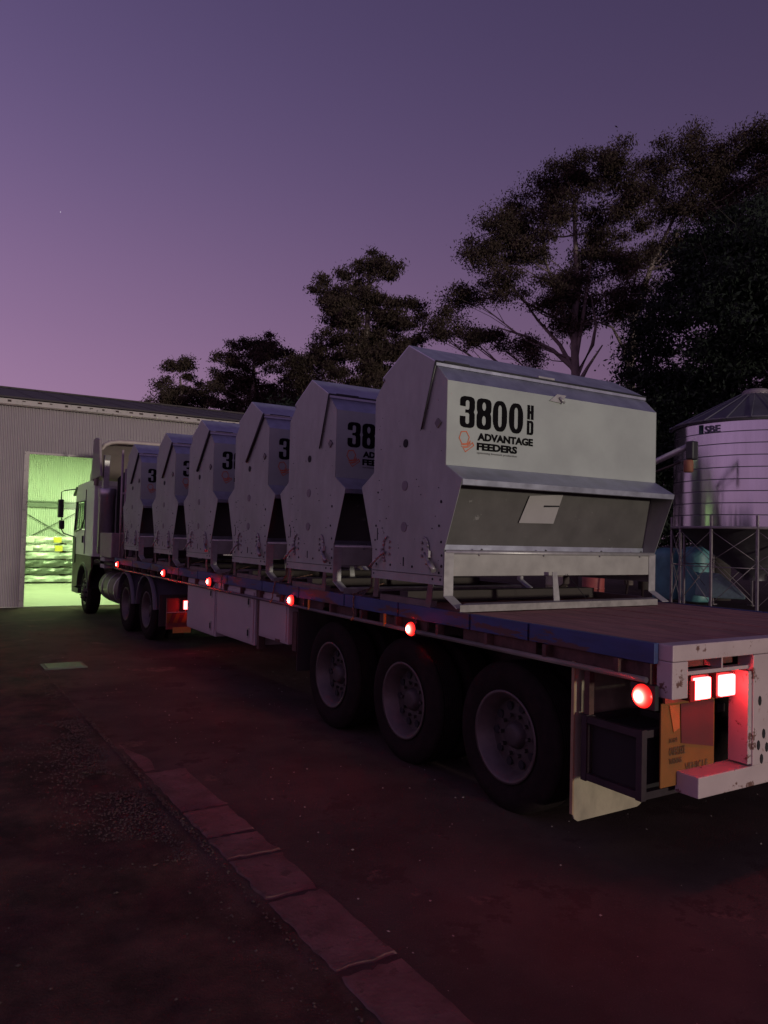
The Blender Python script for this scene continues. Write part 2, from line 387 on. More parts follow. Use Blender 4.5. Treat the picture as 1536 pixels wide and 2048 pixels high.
# gutter with dents and brackets along the eave
g = MB(); gp = [(WY-.17, EZ+.10), (WY-.165, EZ-.02), (WY-.13, EZ-.05), (WY-.06, EZ-.05), (WY-.03, EZ-.02), (WY-.025, EZ+.06)]
g.sheet(gp, -14.7, 6.85, .004); g.build('gutter', trim_m, shed)
g = MB()
for k in range(62): x = -14.5+k*.31+random.uniform(-.05, .05); g.box(x, x+.05+random.random()*.05, WY-.176, WY-.170, EZ+.035+random.uniform(-.01, .02), EZ+.075)
g.build('gutter_stain', mat('gutter_rust', (.05, .03, .03), .9), shed)
g = MB()
RY = WY+6.2; RZ = EZ+.13+6.2*.196
g.add([(-14.7, WY-.20, EZ+.12), (6.9, WY-.20, EZ+.12), (6.9, RY, RZ), (-14.7, RY, RZ), (-14.7, WY-.20, EZ+.16), (6.9, WY-.20, EZ+.16), (6.9, RY, RZ+.04), (-14.7, RY, RZ+.04)],
      [(0, 1, 2, 3), (4, 7, 6, 5), (0, 4, 5, 1), (1, 5, 6, 2), (3, 2, 6, 7), (0, 3, 7, 4)])
g.add([(-14.7, RY, RZ), (6.9, RY, RZ), (6.9, RY+6.2, EZ+.12), (-14.7, RY+6.2, EZ+.12)], [(0, 1, 2, 3)])
g.build('roof', roof_m, shed)
rr = MB()
for k in range(28): x = -14.6+k*.76; rr.box(x, x+.012, 0, 1, 0, .008, Matrix(((1, 0, 0, 0), (0, 6.38, 0, WY-.19), (0, 1.25, 1, EZ+.165), (0, 0, 0, 1))))
rr.build('roof_rib', roof_m, shed)
rg = MB(); rg.box(-14.75, 6.95, RY-.15, RY+.15, RZ+.02, RZ+.07); rg.build('ridge_cap', roof_m, shed)
MB().disc((6.82, WY-.3, EZ+.2), .09, 'y', .1).build('gutter_end', roof_m, shed)
# inside
BY = WY+10.6
MB().box(-12, 6.7, WY-.02, BY+.1, GZ-.06, GZ+.012).build('floor_slab', slab_m, shed)
sheets(-6, 6.7, GZ, EZ+.25, BY, clad_in)
MB().box(-6.1, -6.0, WY+.1, BY, GZ, 5.3).build('side_lining', clad_in, shed)
MB().box(6.6, 6.7, WY+.1, BY, GZ, 5.3).build('side_lining', clad_in, shed)
MB().add([(-6, WY+.05, EZ), (6.6, WY+.05, EZ), (6.6, RY, RZ-.1), (-6, RY, RZ-.1), (-6, BY, EZ+.3), (6.6, BY, EZ+.3)], [(0, 1, 2, 3), (3, 2, 5, 4)]).build('ceiling_lining', clad_in, shed)
MB().box(-6, 6.6, BY-.12, BY-.02, 2.78, 2.83).box(-6, 6.6, BY-.10, BY-.03, 2.60, 2.76).build('wall_girt', steel_g, shed)
br = MB()
for (a, c) in (((-.1, 2.55), (2.2, 1.2)), ((2.2, 2.55), (-.1, 1.2))): br.tube([(a[0], BY-.06, a[1]), (c[0], BY-.06, c[1])], .018, 6)
br.build('cross_brace', steel_g, shed)
MB().box(3.6, 3.75, BY-.2, BY-.03, GZ, 5.2).build('column', steel_g, shed)
lampm = mat('fluorescent_tube', (.8, .9, .75), .5, emit=(.72, 1., .55), estr=9)
for k, (x, y) in enumerate(((.6, WY+3.2), (.6, WY+7.2), (4.4, WY+3.2), (4.4, WY+7.2), (-3., WY+5.))):
    tl = thing('ceiling_light', ['green-white tube light over the doorway side of the shed', 'green-white tube light near the shed back wall', 'green-white tube light over the parked truck cab',
        'green-white tube light deep behind the truck cab', 'green-white tube light in the closed end of the shed'][k], 'ceiling light', (x, y, 4.75), group='tube lights inside the shed')
    MB().box(x-.62, x+.62, y-.07, y+.07, 4.72, 4.78).build('housing', trim_m, tl); MB().box(x-.58, x+.58, y-.03, y+.03, 4.68, 4.715).build('tube', lampm, tl)
    al = bpy.data.lights.new('tube_light', 'AREA'); al.shape = 'RECTANGLE'; al.size = 1.2; al.size_y = .12; al.energy = 190; al.color = (.70, 1., .43)
    ao = bpy.data.objects.new('tube_light', al); COL.objects.link(ao); ao.parent = tl; ao.location = (0, 0, -.09)

# wrapped bundles stacked along the back wall
wrap = mat('plastic_wrap', (.68, .72, .66), .18, .0, var=.55, scale=3.2, bump=1., bscale=9, stretch=(.5, 1, 2.6), lo=.42, hi=.60)  # pale streaks brightened so the colour carries glints on the wrap
wrapd = mat('dark_wrapped_sheet', (.17, .20, .16), .25, .2, var=.6, scale=4, bump=.8, bscale=8, stretch=(.4, 1, 4))
lab_y = mat('yellow_tag', (.75, .62, .08), .6); lab_w = mat('white_tag', (.8, .8, .78), .6)
desc = ['lowest', 'second', 'third', 'fourth', 'fifth', 'topmost']
for k in range(6):
    z0 = GZ+.05+k*.272; mm = wrapd if k in (1, 2) else wrap
    tb = thing('wrapped_bundle', 'long plastic-wrapped bundle, %s layer of the stack in the lit shed' % desc[k], 'bundle', (1.5, BY-1.7, z0), group='wrapped bundles stacked in the shed')
    b = MB(); nn = 40; pr = []
    x0, x1 = -.62+.05*random.random(), 4.1
    for i in range(nn+1):
        x = x0+(x1-x0)*i/nn; a = .02*math.sin(x*9+k*2)+.016*hnoise(x, k, 3.1)
        pr.append([(x, BY-2.2-a, z0+.02+a*.5), (x, BY-2.22+a, z0+.12), (x, BY-2.18-a, z0+.235+a*.6), (x, BY-1.3, z0+.25+a*.4), (x, BY-1.3, z0+.01)])
    b.add([p for r in pr for p in r], [(i*5+j, i*5+(j+1) % 5, (i+1)*5+(j+1) % 5, (i+1)*5+j) for i in range(nn) for j in range(5)]+[(0, 1, 2, 3, 4), tuple(nn*5+j for j in range(5))[::-1]], False)
    b.build('wrapped_sheet', mm, tb)
    for x in (0, 1.3, 2.6): MB().box(x-.04, x+.04, BY-2.2, BY-1.3, z0-.045, z0+.005).build('bearer', barkd, tb)
    if k == 5:
        for x in (.02, .9, 1.5): MB().box(x, x+.26, BY-2.27, BY-2.25, z0+.03, z0+.22).build('tag', lab_y if x == .9 else lab_w, tb)
    if k == 4: MB().box(.95, 1.2, BY-2.27, BY-2.25, z0+.0, z0+.2).build('tag', lab_y, tb); MB().box(-.35, .25, BY-2.27, BY-2.25, z0+.02, z0+.18).build('tag', lab_w, tb)

# ------------------------------------------------------------ trees
def leaves(blobs, n, size, rs, droop=.6, clump=.42):
    """leaf-sized quads gathered in clumps through the blobs (centre, radius)"""
    wts = np.array([b[1]**2.1 for b in blobs]); wts /= wts.sum(); V = []; 
    for (c, r), wgt in zip(blobs, wts):
        k = max(10, int(n*3.1*wgt)); nc = max(5, int(r**2*13))
        cc = rs.normal(size=(nc, 3)); cc /= np.linalg.norm(cc, axis=1)[:, None]; cc *= (rs.random((nc, 1))**.45)*r*np.array([1, 1, .82])
        idx = rs.integers(0, nc, k); p = cc[idx]+rs.normal(size=(k, 3))*clump*1.0*np.array([1, 1, .6])*(.5+.5*rs.random((nc, 1)))[idx]
        p = p+np.array(c)
        d = rs.normal(size=(k, 3)); d[:, 2] -= droop*1.5; d /= np.linalg.norm(d, axis=1)[:, None]
        s = np.cross(d, rs.normal(size=(k, 3))); s /= np.linalg.norm(s, axis=1)[:, None]
        L = (size*.58*(.6+.8*rs.random((k, 1)))); W = L*.36
        V.append(np.stack([p-d*L*.5, p+s*W*.5, p+d*L*.5, p-s*W*.5], 1))
    V = np.concatenate(V).reshape(-1, 3); m = len(V)//4
    return V, np.arange(m*4).reshape(m, 4)
def quad_mesh(name, V, F, m, parent):
    off = np.array(world_off(parent)); me = bpy.data.meshes.new(name)
    me.vertices.add(len(V)); me.vertices.foreach_set('co', (V-off).ravel().astype(np.float32))
    me.loops.add(len(F)*4); me.loops.foreach_set('vertex_index', F.ravel().astype(np.int32))
    me.polygons.add(len(F)); me.polygons.foreach_set('loop_start', (np.arange(len(F))*4).astype(np.int32))
    me.polygons.foreach_set('loop_total', np.full(len(F), 4, np.int32)); me.update(calc_edges=True); me.validate()
    me.materials.append(m); o = bpy.data.objects.new(name, me); COL.objects.link(o); o.parent = parent; return o
def tree(name, label, dist, blobs, trunk, n, size, seed, stems=(), lm=None, bm_=None, tr=.28, droop=.6, clump=.42, fat=1.16, depth=.5, group='trees beyond the yard'):
    rs = np.random.default_rng(seed); mpp = dist*1.13/FPX
    B = []
    for (px, py, r) in blobs:
        p = at(px, py, dist); R_ = r*mpp
        p = p+Vector((fw.x, fw.y, 0))*float(rs.normal()*R_*depth*1.4); B.append((p, R_*fat))
    T = [at(px, py, dist) for px, py in trunk]; base = T[0].copy(); base.z = ground_z(0, 20)-.3
    t = thing(name, label, 'tree', tuple(base), group=group)
    T = [base]+T; k = len(T); tk = MB()
    tk.tube(T, [tr*(1-.72*i/(k-1)) for i in range(k)], 10); tk.build('trunk', bm_ or barkm, t)
    for (c, R_) in B:
        # limb rises from the trunk below the clump, then twigs fan out in it
        cand = [q for q in T[1:] if q.z < c.z-.3] or [T[1]]
        s = min(cand, key=lambda q: (q-c).length*1.0+abs((c.z-q.z)-(q-c).length*.6)); mid = (s+c)/2+Vector((rs.normal()*.25, rs.normal()*.25, -.12*(c-s).length))
        lb = MB(); r0 = tr*.08+.007*(c-s).length
        lb.tube([s, s.lerp(mid, .5)+Vector((0, 0, -.05)), mid, mid.lerp(c, .6), c], [r0, r0*.85, r0*.65, r0*.45, r0*.25], 6, False)
        for _ in range(5):
            e = c+Vector(rs.normal(size=3))*R_*.5; q0 = mid.lerp(c, float(rs.random()))
            lb.tube([q0, q0.lerp(e, .5)+Vector((0, 0, .1)), e], [r0*.32, r0*.2, .01], 4, False)
        lb.build('limb', bm_ or barkm, t)
    for st_ in stems:
        P_ = [at(px, py, dist) for px, py in st_]; k_ = len(P_)
        MB().tube(P_, [tr*.50*(1-.75*i/(k_-1)) for i in range(k_)], 7, False).build('limb', bm_ or barkm, t)
    V, F = leaves([(tuple(c), r) for c, r in B], n, size, rs, droop, clump*.86)
    quad_mesh('crown', V, F, lm or leafm, t); return t

tree('gum_tree', 'tall broad gum tree with a pale forking trunk above the nearest feeder', 33,
     [(1150, 345, 48), (1090, 375, 38), (1210, 365, 45), (1040, 430, 42), (1000, 462, 34), (1115, 430, 34), (960, 515, 36), (1245, 440, 42), (1075, 500, 36), (940, 585, 32),
      (1200, 500, 44), (1262, 520, 38), (1010, 590, 34), (1095, 605, 36), (1180, 600, 42), (905, 640, 28), (985, 660, 27), (1060, 690, 24), (1240, 600, 32), (1283, 590, 24),
      (1130, 655, 22), (872, 665, 22), (930, 682, 22), (1065, 722, 18), (1150, 560, 34), (1195, 420, 24), (1020, 520, 20), (1160, 640, 18), (1010, 700, 16)],
     [(1152, 775), (1150, 720), (1148, 650), (1155, 570), (1150, 470), (1148, 390)], 34000, .22, 21, tr=.22, clump=.42,
     stems=[[(1152, 750), (1120, 690), (1075, 640), (1040, 590)], [(1150, 740), (1105, 700), (1050, 672), (995, 655)], [(1152, 715), (1165, 640), (1178, 550), (1190, 470)], [(1155, 748), (1185, 690), (1192, 650), (1182, 590)], [(1158, 765), (1175, 735), (1205, 690)], [(1150, 690), (1120, 610), (1090, 520), (1085, 440)]])
tree('gum_tree', 'tall open gum tree with a slim trunk, at the top corner beyond the silo', 37,
     [(1372, 300, 28), (1335, 345, 38), (1290, 362, 20), (1405, 335, 34), (1448, 315, 30), (1500, 292, 30), (1545, 275, 32), (1470, 362, 30), (1312, 425, 30), (1375, 415, 38),
      (1440, 400, 38), (1515, 405, 44), (1350, 480, 32), (1312, 500, 22), (1405, 470, 34), (1300, 570, 16), (1590, 330, 45), (1300, 335, 20), (1430, 352, 28), (1480, 305, 26), (1536, 335, 34), (1570, 400, 50), (1330, 390, 24), (1285, 660, 18), (1255, 700, 14), (1240, 640, 16)],
     [(1262, 775), (1262, 720), (1268, 640), (1300, 540), (1350, 430), (1400, 350)], 24000, .22, 22, tr=.22, clump=.42, fat=1.25, stems=[[(1260, 765), (1248, 700), (1225, 655), (1185, 640)], [(1264, 720), (1285, 650), (1310, 600)], [(1268, 640), (1262, 590), (1280, 520)]])
tree('fig_tree', 'dense black-green tree standing right behind the silo', 29,
     [(1450, 500, 62), (1510, 460, 52), (1400, 560, 55), (1480, 600, 85), (1345, 640, 55), (1420, 690, 80), (1312, 720, 45), (1530, 700, 85), (1305, 790, 50), (1400, 800, 70),
      (1480, 800, 70), (1360, 860, 60), (1290, 850, 45), (1560, 560, 70), (1590, 800, 90), (1370, 930, 60), (1450, 900, 60)],
     [(1440, 900), (1440, 800), (1440, 700), (1450, 600)], 42000, .30, 23, lm=leafm2, bm_=barkd, tr=.4, clump=.5, droop=.3)
tree('gum_tree', 'mid-sized upright gum tree above the second feeder', 35,
     [(740, 520, 25), (712, 556, 30), (765, 552, 26), (655, 588, 28), (690, 610, 34), (745, 605, 36), (640, 568, 16), (700, 655, 44), (758, 655, 42), (800, 640, 34),
      (838, 622, 20), (662, 690, 30), (820, 688, 22), (722, 715, 52), (622, 708, 26), (600, 740, 26), (780, 715, 42), (640, 758, 42), (705, 778, 50), (760, 770, 40), (820, 740, 26)],
     [(730, 800), (730, 720), (735, 640), (738, 570), (740, 530)], 26000, .24, 24, tr=.2, clump=.32)
tree('gum_tree', 'bushy reddish-brown gum tree rising over the shed roof end', 44,
     [(500, 692, 28), (532, 690, 22), (462, 715, 24), (560, 728, 28), (505, 742, 36), (440, 752, 24), (582, 750, 24), (425, 790, 26), (480, 788, 36), (540, 790, 42), (600, 790, 32), (520, 830, 44), (450, 830, 30), (590, 830, 36)],
     [(505, 850), (505, 800), (508, 750), (508, 710)], 19000, .26, 25, tr=.2, clump=.34)
tree('gum_tree', 'smallest sparse gum tree peeking over the middle of the shed roof', 47,
     [(355, 742, 15), (378, 738, 14), (335, 758, 8), (314, 768, 10), (350, 778, 18), (388, 772, 18), (360, 800, 24), (322, 800, 11), (402, 800, 18), (345, 815, 22), (296, 803, 6), (380, 825, 22)],
     [(362, 850), (362, 810), (362, 775), (360, 755)], 7500, .26, 26, tr=.16, clump=.30)
tree('bushy_tree', 'low dark bushy tree filling the gap between the feeders and silo', 34,
     [(1240, 800, 50), (1280, 900, 60), (1330, 1000, 60), (1280, 1040, 50), (1380, 1040, 60), (1450, 1040, 60), (1530, 1050, 60), (1340, 930, 50), (1230, 960, 60), (1230, 1080, 50), (1180, 880, 60)],
     [(1290, 1080), (1290, 980), (1280, 900)], 18000, .34, 27, lm=leafm2, bm_=barkd, clump=.6, droop=.2)
tree('bushy_tree', 'low dark bushy tree behind the middle feeders', 36,
     [(560, 860, 45), (620, 840, 50), (700, 850, 60), (780, 850, 60), (860, 850, 70), (950, 860, 70), (640, 900, 60), (760, 940, 70), (900, 950, 80), (1050, 880, 70), (1050, 1000, 90), (640, 1000, 60), (800, 1040, 70)],
     [(780, 1060), (780, 960), (770, 860)], 19000, .34, 28, lm=leafm2, bm_=barkd, clump=.6, droop=.2)

# ------------------------------------------------------------ silo
SX, SY, SR, SB, SE, SA = 16.68, 10.2, 2.15, 2.28, 5.06, 6.14
silo = thing('grain_silo', 'round galvanised grain silo with a cone roof on thin steel legs', 'silo', (SX, SY, 0))
nr = 9; hh = (SE-SB)/nr
for k in range(nr):
    z0 = SB+k*hh; pr = [(z0, SR-.02), (z0+.012, SR-.02), (z0+.016, SR), (z0+hh*.5, SR+.004), (z0+hh-.016, SR), (z0+hh-.012, SR-.02), (z0+hh, SR-.02)]
    MB().lathe([(z0+.016, SR-.006), (z0+.020, SR), (z0+.022, SR), (z0+hh-.004, SR), (z0+hh-.002, SR), (z0+hh, SR-.006)], (SX, SY, 0), 'z', 144).build('silo_ring', silo_m, silo)
    ro = [o for o in silo.children if o.name.startswith('silo_ring')][-1]
    for v in ro.data.vertices:
        th = math.atan2(v.co.y, v.co.x); dn = 1+(.007*hnoise(th*5, k*.15, 1, 3)+.004*hnoise(th*14, k*.6, 1, 8))/SR; v.co.x *= dn; v.co.y *= dn
    MB().lathe([(z0-.001, SR-.012), (z0+.017, SR-.012)], (SX, SY, 0), 'z', 96).build('ring_seam', mat('silo_seam', (.10, .09, .11), .6, .4), silo)
MB().lathe([(SB-.05, SR-.05), (SB-.05, SR+.05), (SB+.02, SR+.05), (SB+.02, SR-.01)], (SX, SY, 0), 'z', 64).build('bottom_rim', silo_leg, silo)
MB().lathe([(SE-.03, SR+.04), (SE+.03, SR+.09), (SE+.06, SR+.09)], (SX, SY, 0), 'z', 64).build('eave_rim', silo_r, silo)
for k in range(24):
    a0, a1 = 2*PI*k/24, 2*PI*(k+1)/24; b = MB()
    q = lambda a, r, z: (SX+math.cos(a)*r, SY+math.sin(a)*r, z)
    b.add([q(a0, SR+.12, SE+.02), q(a1, SR+.12, SE+.02), q(a1, .32, SA-.08), q(a0, .32, SA-.08)], [(0, 1, 2, 3)])
    b.add([q(a0-.006, SR+.13, SE+.02), q(a0+.006, SR+.13, SE+.02), q(a0+.01, .32, SA-.04), q(a0-.01, .32, SA-.04), q(a0, SR+.13, SE+.055), q(a0, .32, SA-.03)], [(0, 4, 5, 3), (4, 1, 2, 5)])
    b.build('roof_panel', silo_r, silo)
MB().lathe([(SA-.10, .36), (SA-.02, .36), (SA+.04, .30), (SA+.06, .0)], (SX, SY, 0), 'z', 24).build('roof_lid', silo_leg, silo)
MB().lathe([(SB-.03, SR-.10), (1.0, .30), (.85, .30)], (SX, SY, 0), 'z', 48).build('hopper_cone', mat('dark_hopper', (.10, .09, .10), .5, .5), silo)
ang0 = math.atan2(CY-SY, CX-SX)
lp = []
for k in range(12):
    a = ang0+.03+k*PI/6; x, y = SX+math.cos(a)*(SR+.02), SY+math.sin(a)*(SR+.02); lp.append((x, y))
    b = MB(); c, s = math.cos(a), math.sin(a)
    b.box(x-.028, x+.028, y-.028, y+.028, -.02, SB+.3); b.box(x-.09, x+.09, y-.09, y+.09, -.02, .012); b.build('leg', silo_leg, silo)
for k in range(12):
    (xa, ya), (xb, yb) = lp[k], lp[(k+1) % 12]; b = MB()
    b.tube([(xa, ya, .25), (xb, yb, SB-.9)], .009, 5); b.tube([(xb, yb, .25), (xa, ya, SB-.9)], .009, 5)
    b.tube([(xa, ya, SB-.9), (xb, yb, SB-.1)], .009, 5); b.tube([(xb, yb, SB-.9), (xa, ya, SB-.1)], .009, 5)
    b.tube([(xa, ya, SB-1.05), (xb, yb, SB-1.05)], .013, 5); b.build('brace_rod', silo_leg, silo)
# lettering on the top ring, curved with the wall: dark logo block and three letters
def silo_txt(a_c, zc):
    def f(x, z, d):
        a = a_c+x/SR; r = SR+.020+d; return Vector((math.cos(a)*r, math.sin(a)*r, zc+z))
    return f
ringz = SE-.30
lm_ = mat('silo_print', (.09, .08, .12), .6)
text_mesh('lettering', 'SBE', (-.22, .22, 0, .20), silo_txt(ang0-.50, ringz), lm_, silo, .03)
MB().lathe([(ringz+.0, SR+.018), (ringz+.24, SR+.018), (ringz+.24, SR+.02)], (SX, SY, 0), 'z', 6, ang0-.685, ang0-.63).build('logo_block', mat('silo_logo', (.02, .05, .06), .6), silo)
def silo_text_fix(): pass
# auger leaning on the silo
au = thing('grain_auger', 'pale auger tube with a dark hood slanting up towards the silo', 'auger', tuple(at(1260, 990, 22)))
A0, A1 = at(1250, 952, 20.5), at(1376, 893, 19.6)
MB().tube([A0, A1], .075, 12).build('auger_tube', galv_b, au)
b = MB(); h = at(1384, 896, 19.5); b.box(h.x-.11, h.x+.11, h.y-.10, h.y+.10, h.z-.28, h.z+.16); b.build('discharge_hood', blackp, au, bevel=.04)
b = MB(); h2 = at(1377, 932, 19.4); b.lathe([(-.15, .0), (-.15, .09), (-.13, .11), (.12, .11), (.14, .09), (.14, 0)], h2, 'z', 18); b.build('orange_motor', mat('orange_motor_paint', (.24, .085, .045), .7), au)
MB().tube([at(1360, 925, 19.5), at(1255, 965, 20.4)], .03, 8).build('drive_shaft', chass, au)
b = MB(); p = A0.lerp(A1, .35); b.tube([p, (p.x-.3, p.y+.4, 0)], .03, 6); b.tube([p, (p.x+.4, p.y+.4, 0)], .03, 6); b.build('leg', chass, au)
# teal poly tanks behind the silo legs
def tank(px0, px1, pyt, pyb, dist, label):
    c = at((px0+px1)/2, pyb, dist); r = (px1-px0)/2*dist/FPX*.93; zt = at(px0, pyt, dist).z; z0 = min(c.z, 0)
    t = thing('poly_tank', label, 'tank', (c.x, c.y, z0), group='teal plastic tanks')
    pr = [(z0, 0), (z0, r*.97), (z0+.05, r)]; H = zt-z0
    for k in range(1, 12): z = z0+.05+(H*.86-.05)*k/12; pr.append((z, r+(.018 if k % 2 else -.004)))
    pr += [(z0+H*.88, r*.98), (z0+H*.95, r*.86), (z0+H, r*.55), (z0+H*1.01, 0)]
    MB().lathe(pr, (c.x, c.y, 0), 'z', 40).build('tank_body', teal, t)
    MB().lathe([(z0+H, .18), (z0+H+.06, .18), (z0+H+.07, 0)], (c.x, c.y, 0), 'z', 20).build('tank_lid', blackp, t); return t
tank(1306, 1366, 1095, 1196, 27.2, 'blue-teal plastic water tank nearest the feeder, behind the silo legs')
tank(1360, 1420, 1093, 1199, 26.6, 'green-teal plastic tank between the two closest silo legs')
t = thing('sloping_hopper', 'pale teal sloping hopper lying low between the silo legs', 'hopper', tuple(at(1455, 1205, 25)))
a_, b_, c_, d_ = at(1418, 1196, 25), at(1492, 1200, 24.6), at(1440, 1146, 25), at(1424, 1150, 25.2)
b = MB(); back = Vector((fw.x, fw.y, 0))*1.1
q = [a_, b_, Vector((b_.x, b_.y, b_.z+.12)), c_, d_]; b.add(q+[v+back for v in q], [(0, 1, 2, 3, 4), (9, 8, 7, 6, 5)]+[(i, (i+1) % 5, 5+(i+1) % 5, 5+i) for i in range(5)])
b.build('hopper_shell', mat('pale_teal', (.20, .30, .27), .5, var=.3), t, bevel=.05)
# drums seen through the gap under the nearest feeder
for (px, py, ds, cm, lb) in ((1186, 1190, 21, mat('red_drum_paint', (.30, .06, .05), .6), 'faded red drum standing in the yard beyond the trailer'), (1112, 1188, 22, mat('cream_drum', (.36, .32, .20), .6), 'cream plastic drum standing in the yard beyond the trailer')):
    c = at(px, py, ds); t = thing('drum', lb, 'drum', (c.x, c.y, 0))
    pr = [(0, 0), (0, .28), (.02, .29), (.28, .285), (.30, .30), (.32, .285), (.58, .285), (.60, .30), (.62, .285), (.86, .29), (.88, .28), (.87, .0)]
    MB().lathe(pr, (c.x, c.y, 0), 'z', 24).build('drum_body', cm, t)
    MB().lathe([(.87, .05), (.90, .05), (.90, 0)], (c.x+.15, c.y, 0), 'z', 10).build('bung', blackp, t)

# ------------------------------------------------------------ wheels
def wheel(parent, x0, y, z, wd=.27, R_=.50, rr=.30, deep=True, nest=True, dual=True):
    """tyre from x0 inwards (+X), rim and hub inside; x0 is the outer sidewall"""
    tw = wd
    for s in ([0, 1] if dual else [0]):
        xo = x0+s*(tw+.05)
        pr = [(xo+.020, rr-.005), (xo+.006, rr+.03), (xo-.008, rr+.09), (xo-.004, R_-.07), (xo+.022, R_-.015), (xo+.05, R_)]
        gw = (tw-.10)/9
        for k in range(9):
            h = xo+.05+k*gw; pr += [(h, R_), (h+gw*.72, R_), (h+gw*.74, R_-.012), (h+gw*.98, R_-.012)]
        pr += [(xo+tw-.05, R_), (xo+tw-.022, R_-.015), (xo+tw+.004, R_-.07), (xo+tw+.008, rr+.09), (xo+tw-.006, rr+.03), (xo+tw-.02, rr-.005)]
        ty = MB().lathe(pr, (0, y, z), 'x', 56).build('tyre', rubber, parent)
    d = .115 if deep else .03
    rimp = [(x0+.012, rr+.004), (x0+.000, rr+.010), (x0+.002, rr-.012), (x0+.018, rr-.018), (x0+.03, rr-.04), (x0+d-.01, rr-.055), (x0+d, rr-.062)]
    rim = MB().lathe(rimp, (0, y, z), 'x', 48).build('rim', rim_m, parent)
    dp = [(x0+d, rr-.05), (x0+d+.005, rr-.10), (x0+d-.012, .155), (x0+d-.002, .12), (x0+d-.002, 0)] if deep else [(x0+d, rr-.05), (x0+.0, rr-.09), (x0-.05, .16), (x0-.055, .12), (x0-.055, 0)]
    dm = mat('rim_disc_paint', (.055, .042, .04), .6, .2, var=.4, scale=9)
    disc = MB().lathe(dp, (0, y, z), 'x', 40).build('wheel_disc', dm, parent)
    hme = None
    for k in range(10):
        a = 2*PI*k/10+.3; xx = x0+d-.010 if deep else x0-.022
        if hme is None:
            hd = MB(); pts_ = [(math.cos(2*PI*j/12)*.026, math.sin(2*PI*j/12)*.030+rr-.105) for j in range(12)]
            hd.add([(xx-.006, y+p[0], z+p[1]) for p in pts_]+[(xx+.03, y+p[0], z+p[1]) for p in pts_], [tuple(range(12))]+[(j, (j+1) % 12, 12+(j+1) % 12, 12+j) for j in range(12)])
            ho = hd.build('hand_hole', dark, parent); hme = ho.data
        else: ho = bpy.data.objects.new('hand_hole', hme); COL.objects.link(ho); ho.parent = parent
        ho.rotation_euler = (a, 0, 0)
    hb = MB().lathe([(x0+d, .095), (x0+d-.03, .085), (x0+d-.05, .07), (x0+d-.055, .05), (x0+d-.055, 0)], (0, y, z), 'x', 24).build('hub', mat('greasy_hub', (.055, .042, .042), .6, .3), parent)
    nuts = MB()
    for k in range(10): a = 2*PI*k/10; nuts.disc((x0+(d if deep else -.055)-.035, y+math.cos(a)*.135, z+math.sin(a)*.135), .014, 'x', .035, 6)
    nuts.build('wheel_nut', dm, parent, kind='stuff')

red_core = mat('lit_red_lens', (.6, .02, .02), .4, emit=(1., .018, .013), estr=200)
red_lens = mat('glowing_red_lens', (.5, .01, .01), .3, emit=(1., .012, .014), estr=5)
red_tail = mat('lit_tail_lens', (.6, .02, .02), .4, emit=(1., .036, .036), estr=36)
def bloom_mat(rad):
    """red lamp lens: emission fades from a hot centre to the rim as painted-in bloom"""
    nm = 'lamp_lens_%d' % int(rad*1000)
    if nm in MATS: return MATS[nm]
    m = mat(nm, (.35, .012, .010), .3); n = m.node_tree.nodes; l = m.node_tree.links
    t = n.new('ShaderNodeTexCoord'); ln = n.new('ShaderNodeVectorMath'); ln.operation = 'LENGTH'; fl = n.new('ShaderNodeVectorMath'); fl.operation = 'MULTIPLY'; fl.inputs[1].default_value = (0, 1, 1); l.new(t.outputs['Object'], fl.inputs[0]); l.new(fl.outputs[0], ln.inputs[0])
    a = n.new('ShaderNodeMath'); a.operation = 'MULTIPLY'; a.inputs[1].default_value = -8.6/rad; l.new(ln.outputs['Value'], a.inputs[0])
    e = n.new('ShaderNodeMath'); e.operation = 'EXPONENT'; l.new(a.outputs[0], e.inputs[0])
    q = n.new('ShaderNodeMath'); q.operation = 'MULTIPLY_ADD'; q.inputs[1].default_value = 8500 if rad < .059 else 5200; q.inputs[2].default_value = .05; l.new(e.outputs[0], q.inputs[0])  # exponential falloff paints camera bloom into the lens emission
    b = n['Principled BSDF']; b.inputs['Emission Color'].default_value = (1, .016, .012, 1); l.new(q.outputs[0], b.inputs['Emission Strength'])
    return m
def marker(parent, x, y, z, w_=.075, h_=.052, name='marker_light'):
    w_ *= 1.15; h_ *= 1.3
    """side lamp on a bracket: black housing, oversized lens with painted bloom; faces -X"""
    m = MB().box(x+.0, x+.03, y-w_/2-.012, y+w_/2+.012, z-h_/2-.012, z+h_/2+.012).build(name, blackp, parent)
    rr_ = .064 if w_ > .12 else .054  # lens larger than the lamp, to hold the painted bloom
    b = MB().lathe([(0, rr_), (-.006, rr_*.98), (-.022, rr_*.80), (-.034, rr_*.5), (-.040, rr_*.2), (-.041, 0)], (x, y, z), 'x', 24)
    b.build('lens', bloom_mat(rr_), m, loc=(x, y, z))
    return m

# ------------------------------------------------------------ flat-deck trailer
DZ = 1.28; TL = 12.6; TW = 2.45
tr_ = thing('flat_deck_trailer', 'long flat-deck semi-trailer with blue side rail and white chipped tail, carrying six feeders', 'trailer', (0, 0, 0))
# deck planks lengthwise, thin joints recessed
npk = 12; pw = TW/npk
for k in range(npk):
    x0 = .012+k*(TW-.024)/npk; z1 = DZ-.004+random.uniform(-.003, .002)
    MB().box(x0+.003, x0+(TW-.024)/npk-.003, .075, TL, DZ-.04, z1).build('deck_plank', deckw, tr_)
MB().box(.02, TW-.02, .08, TL-.02, DZ-.075, DZ-.043).build('deck_underlay', chass, tr_)
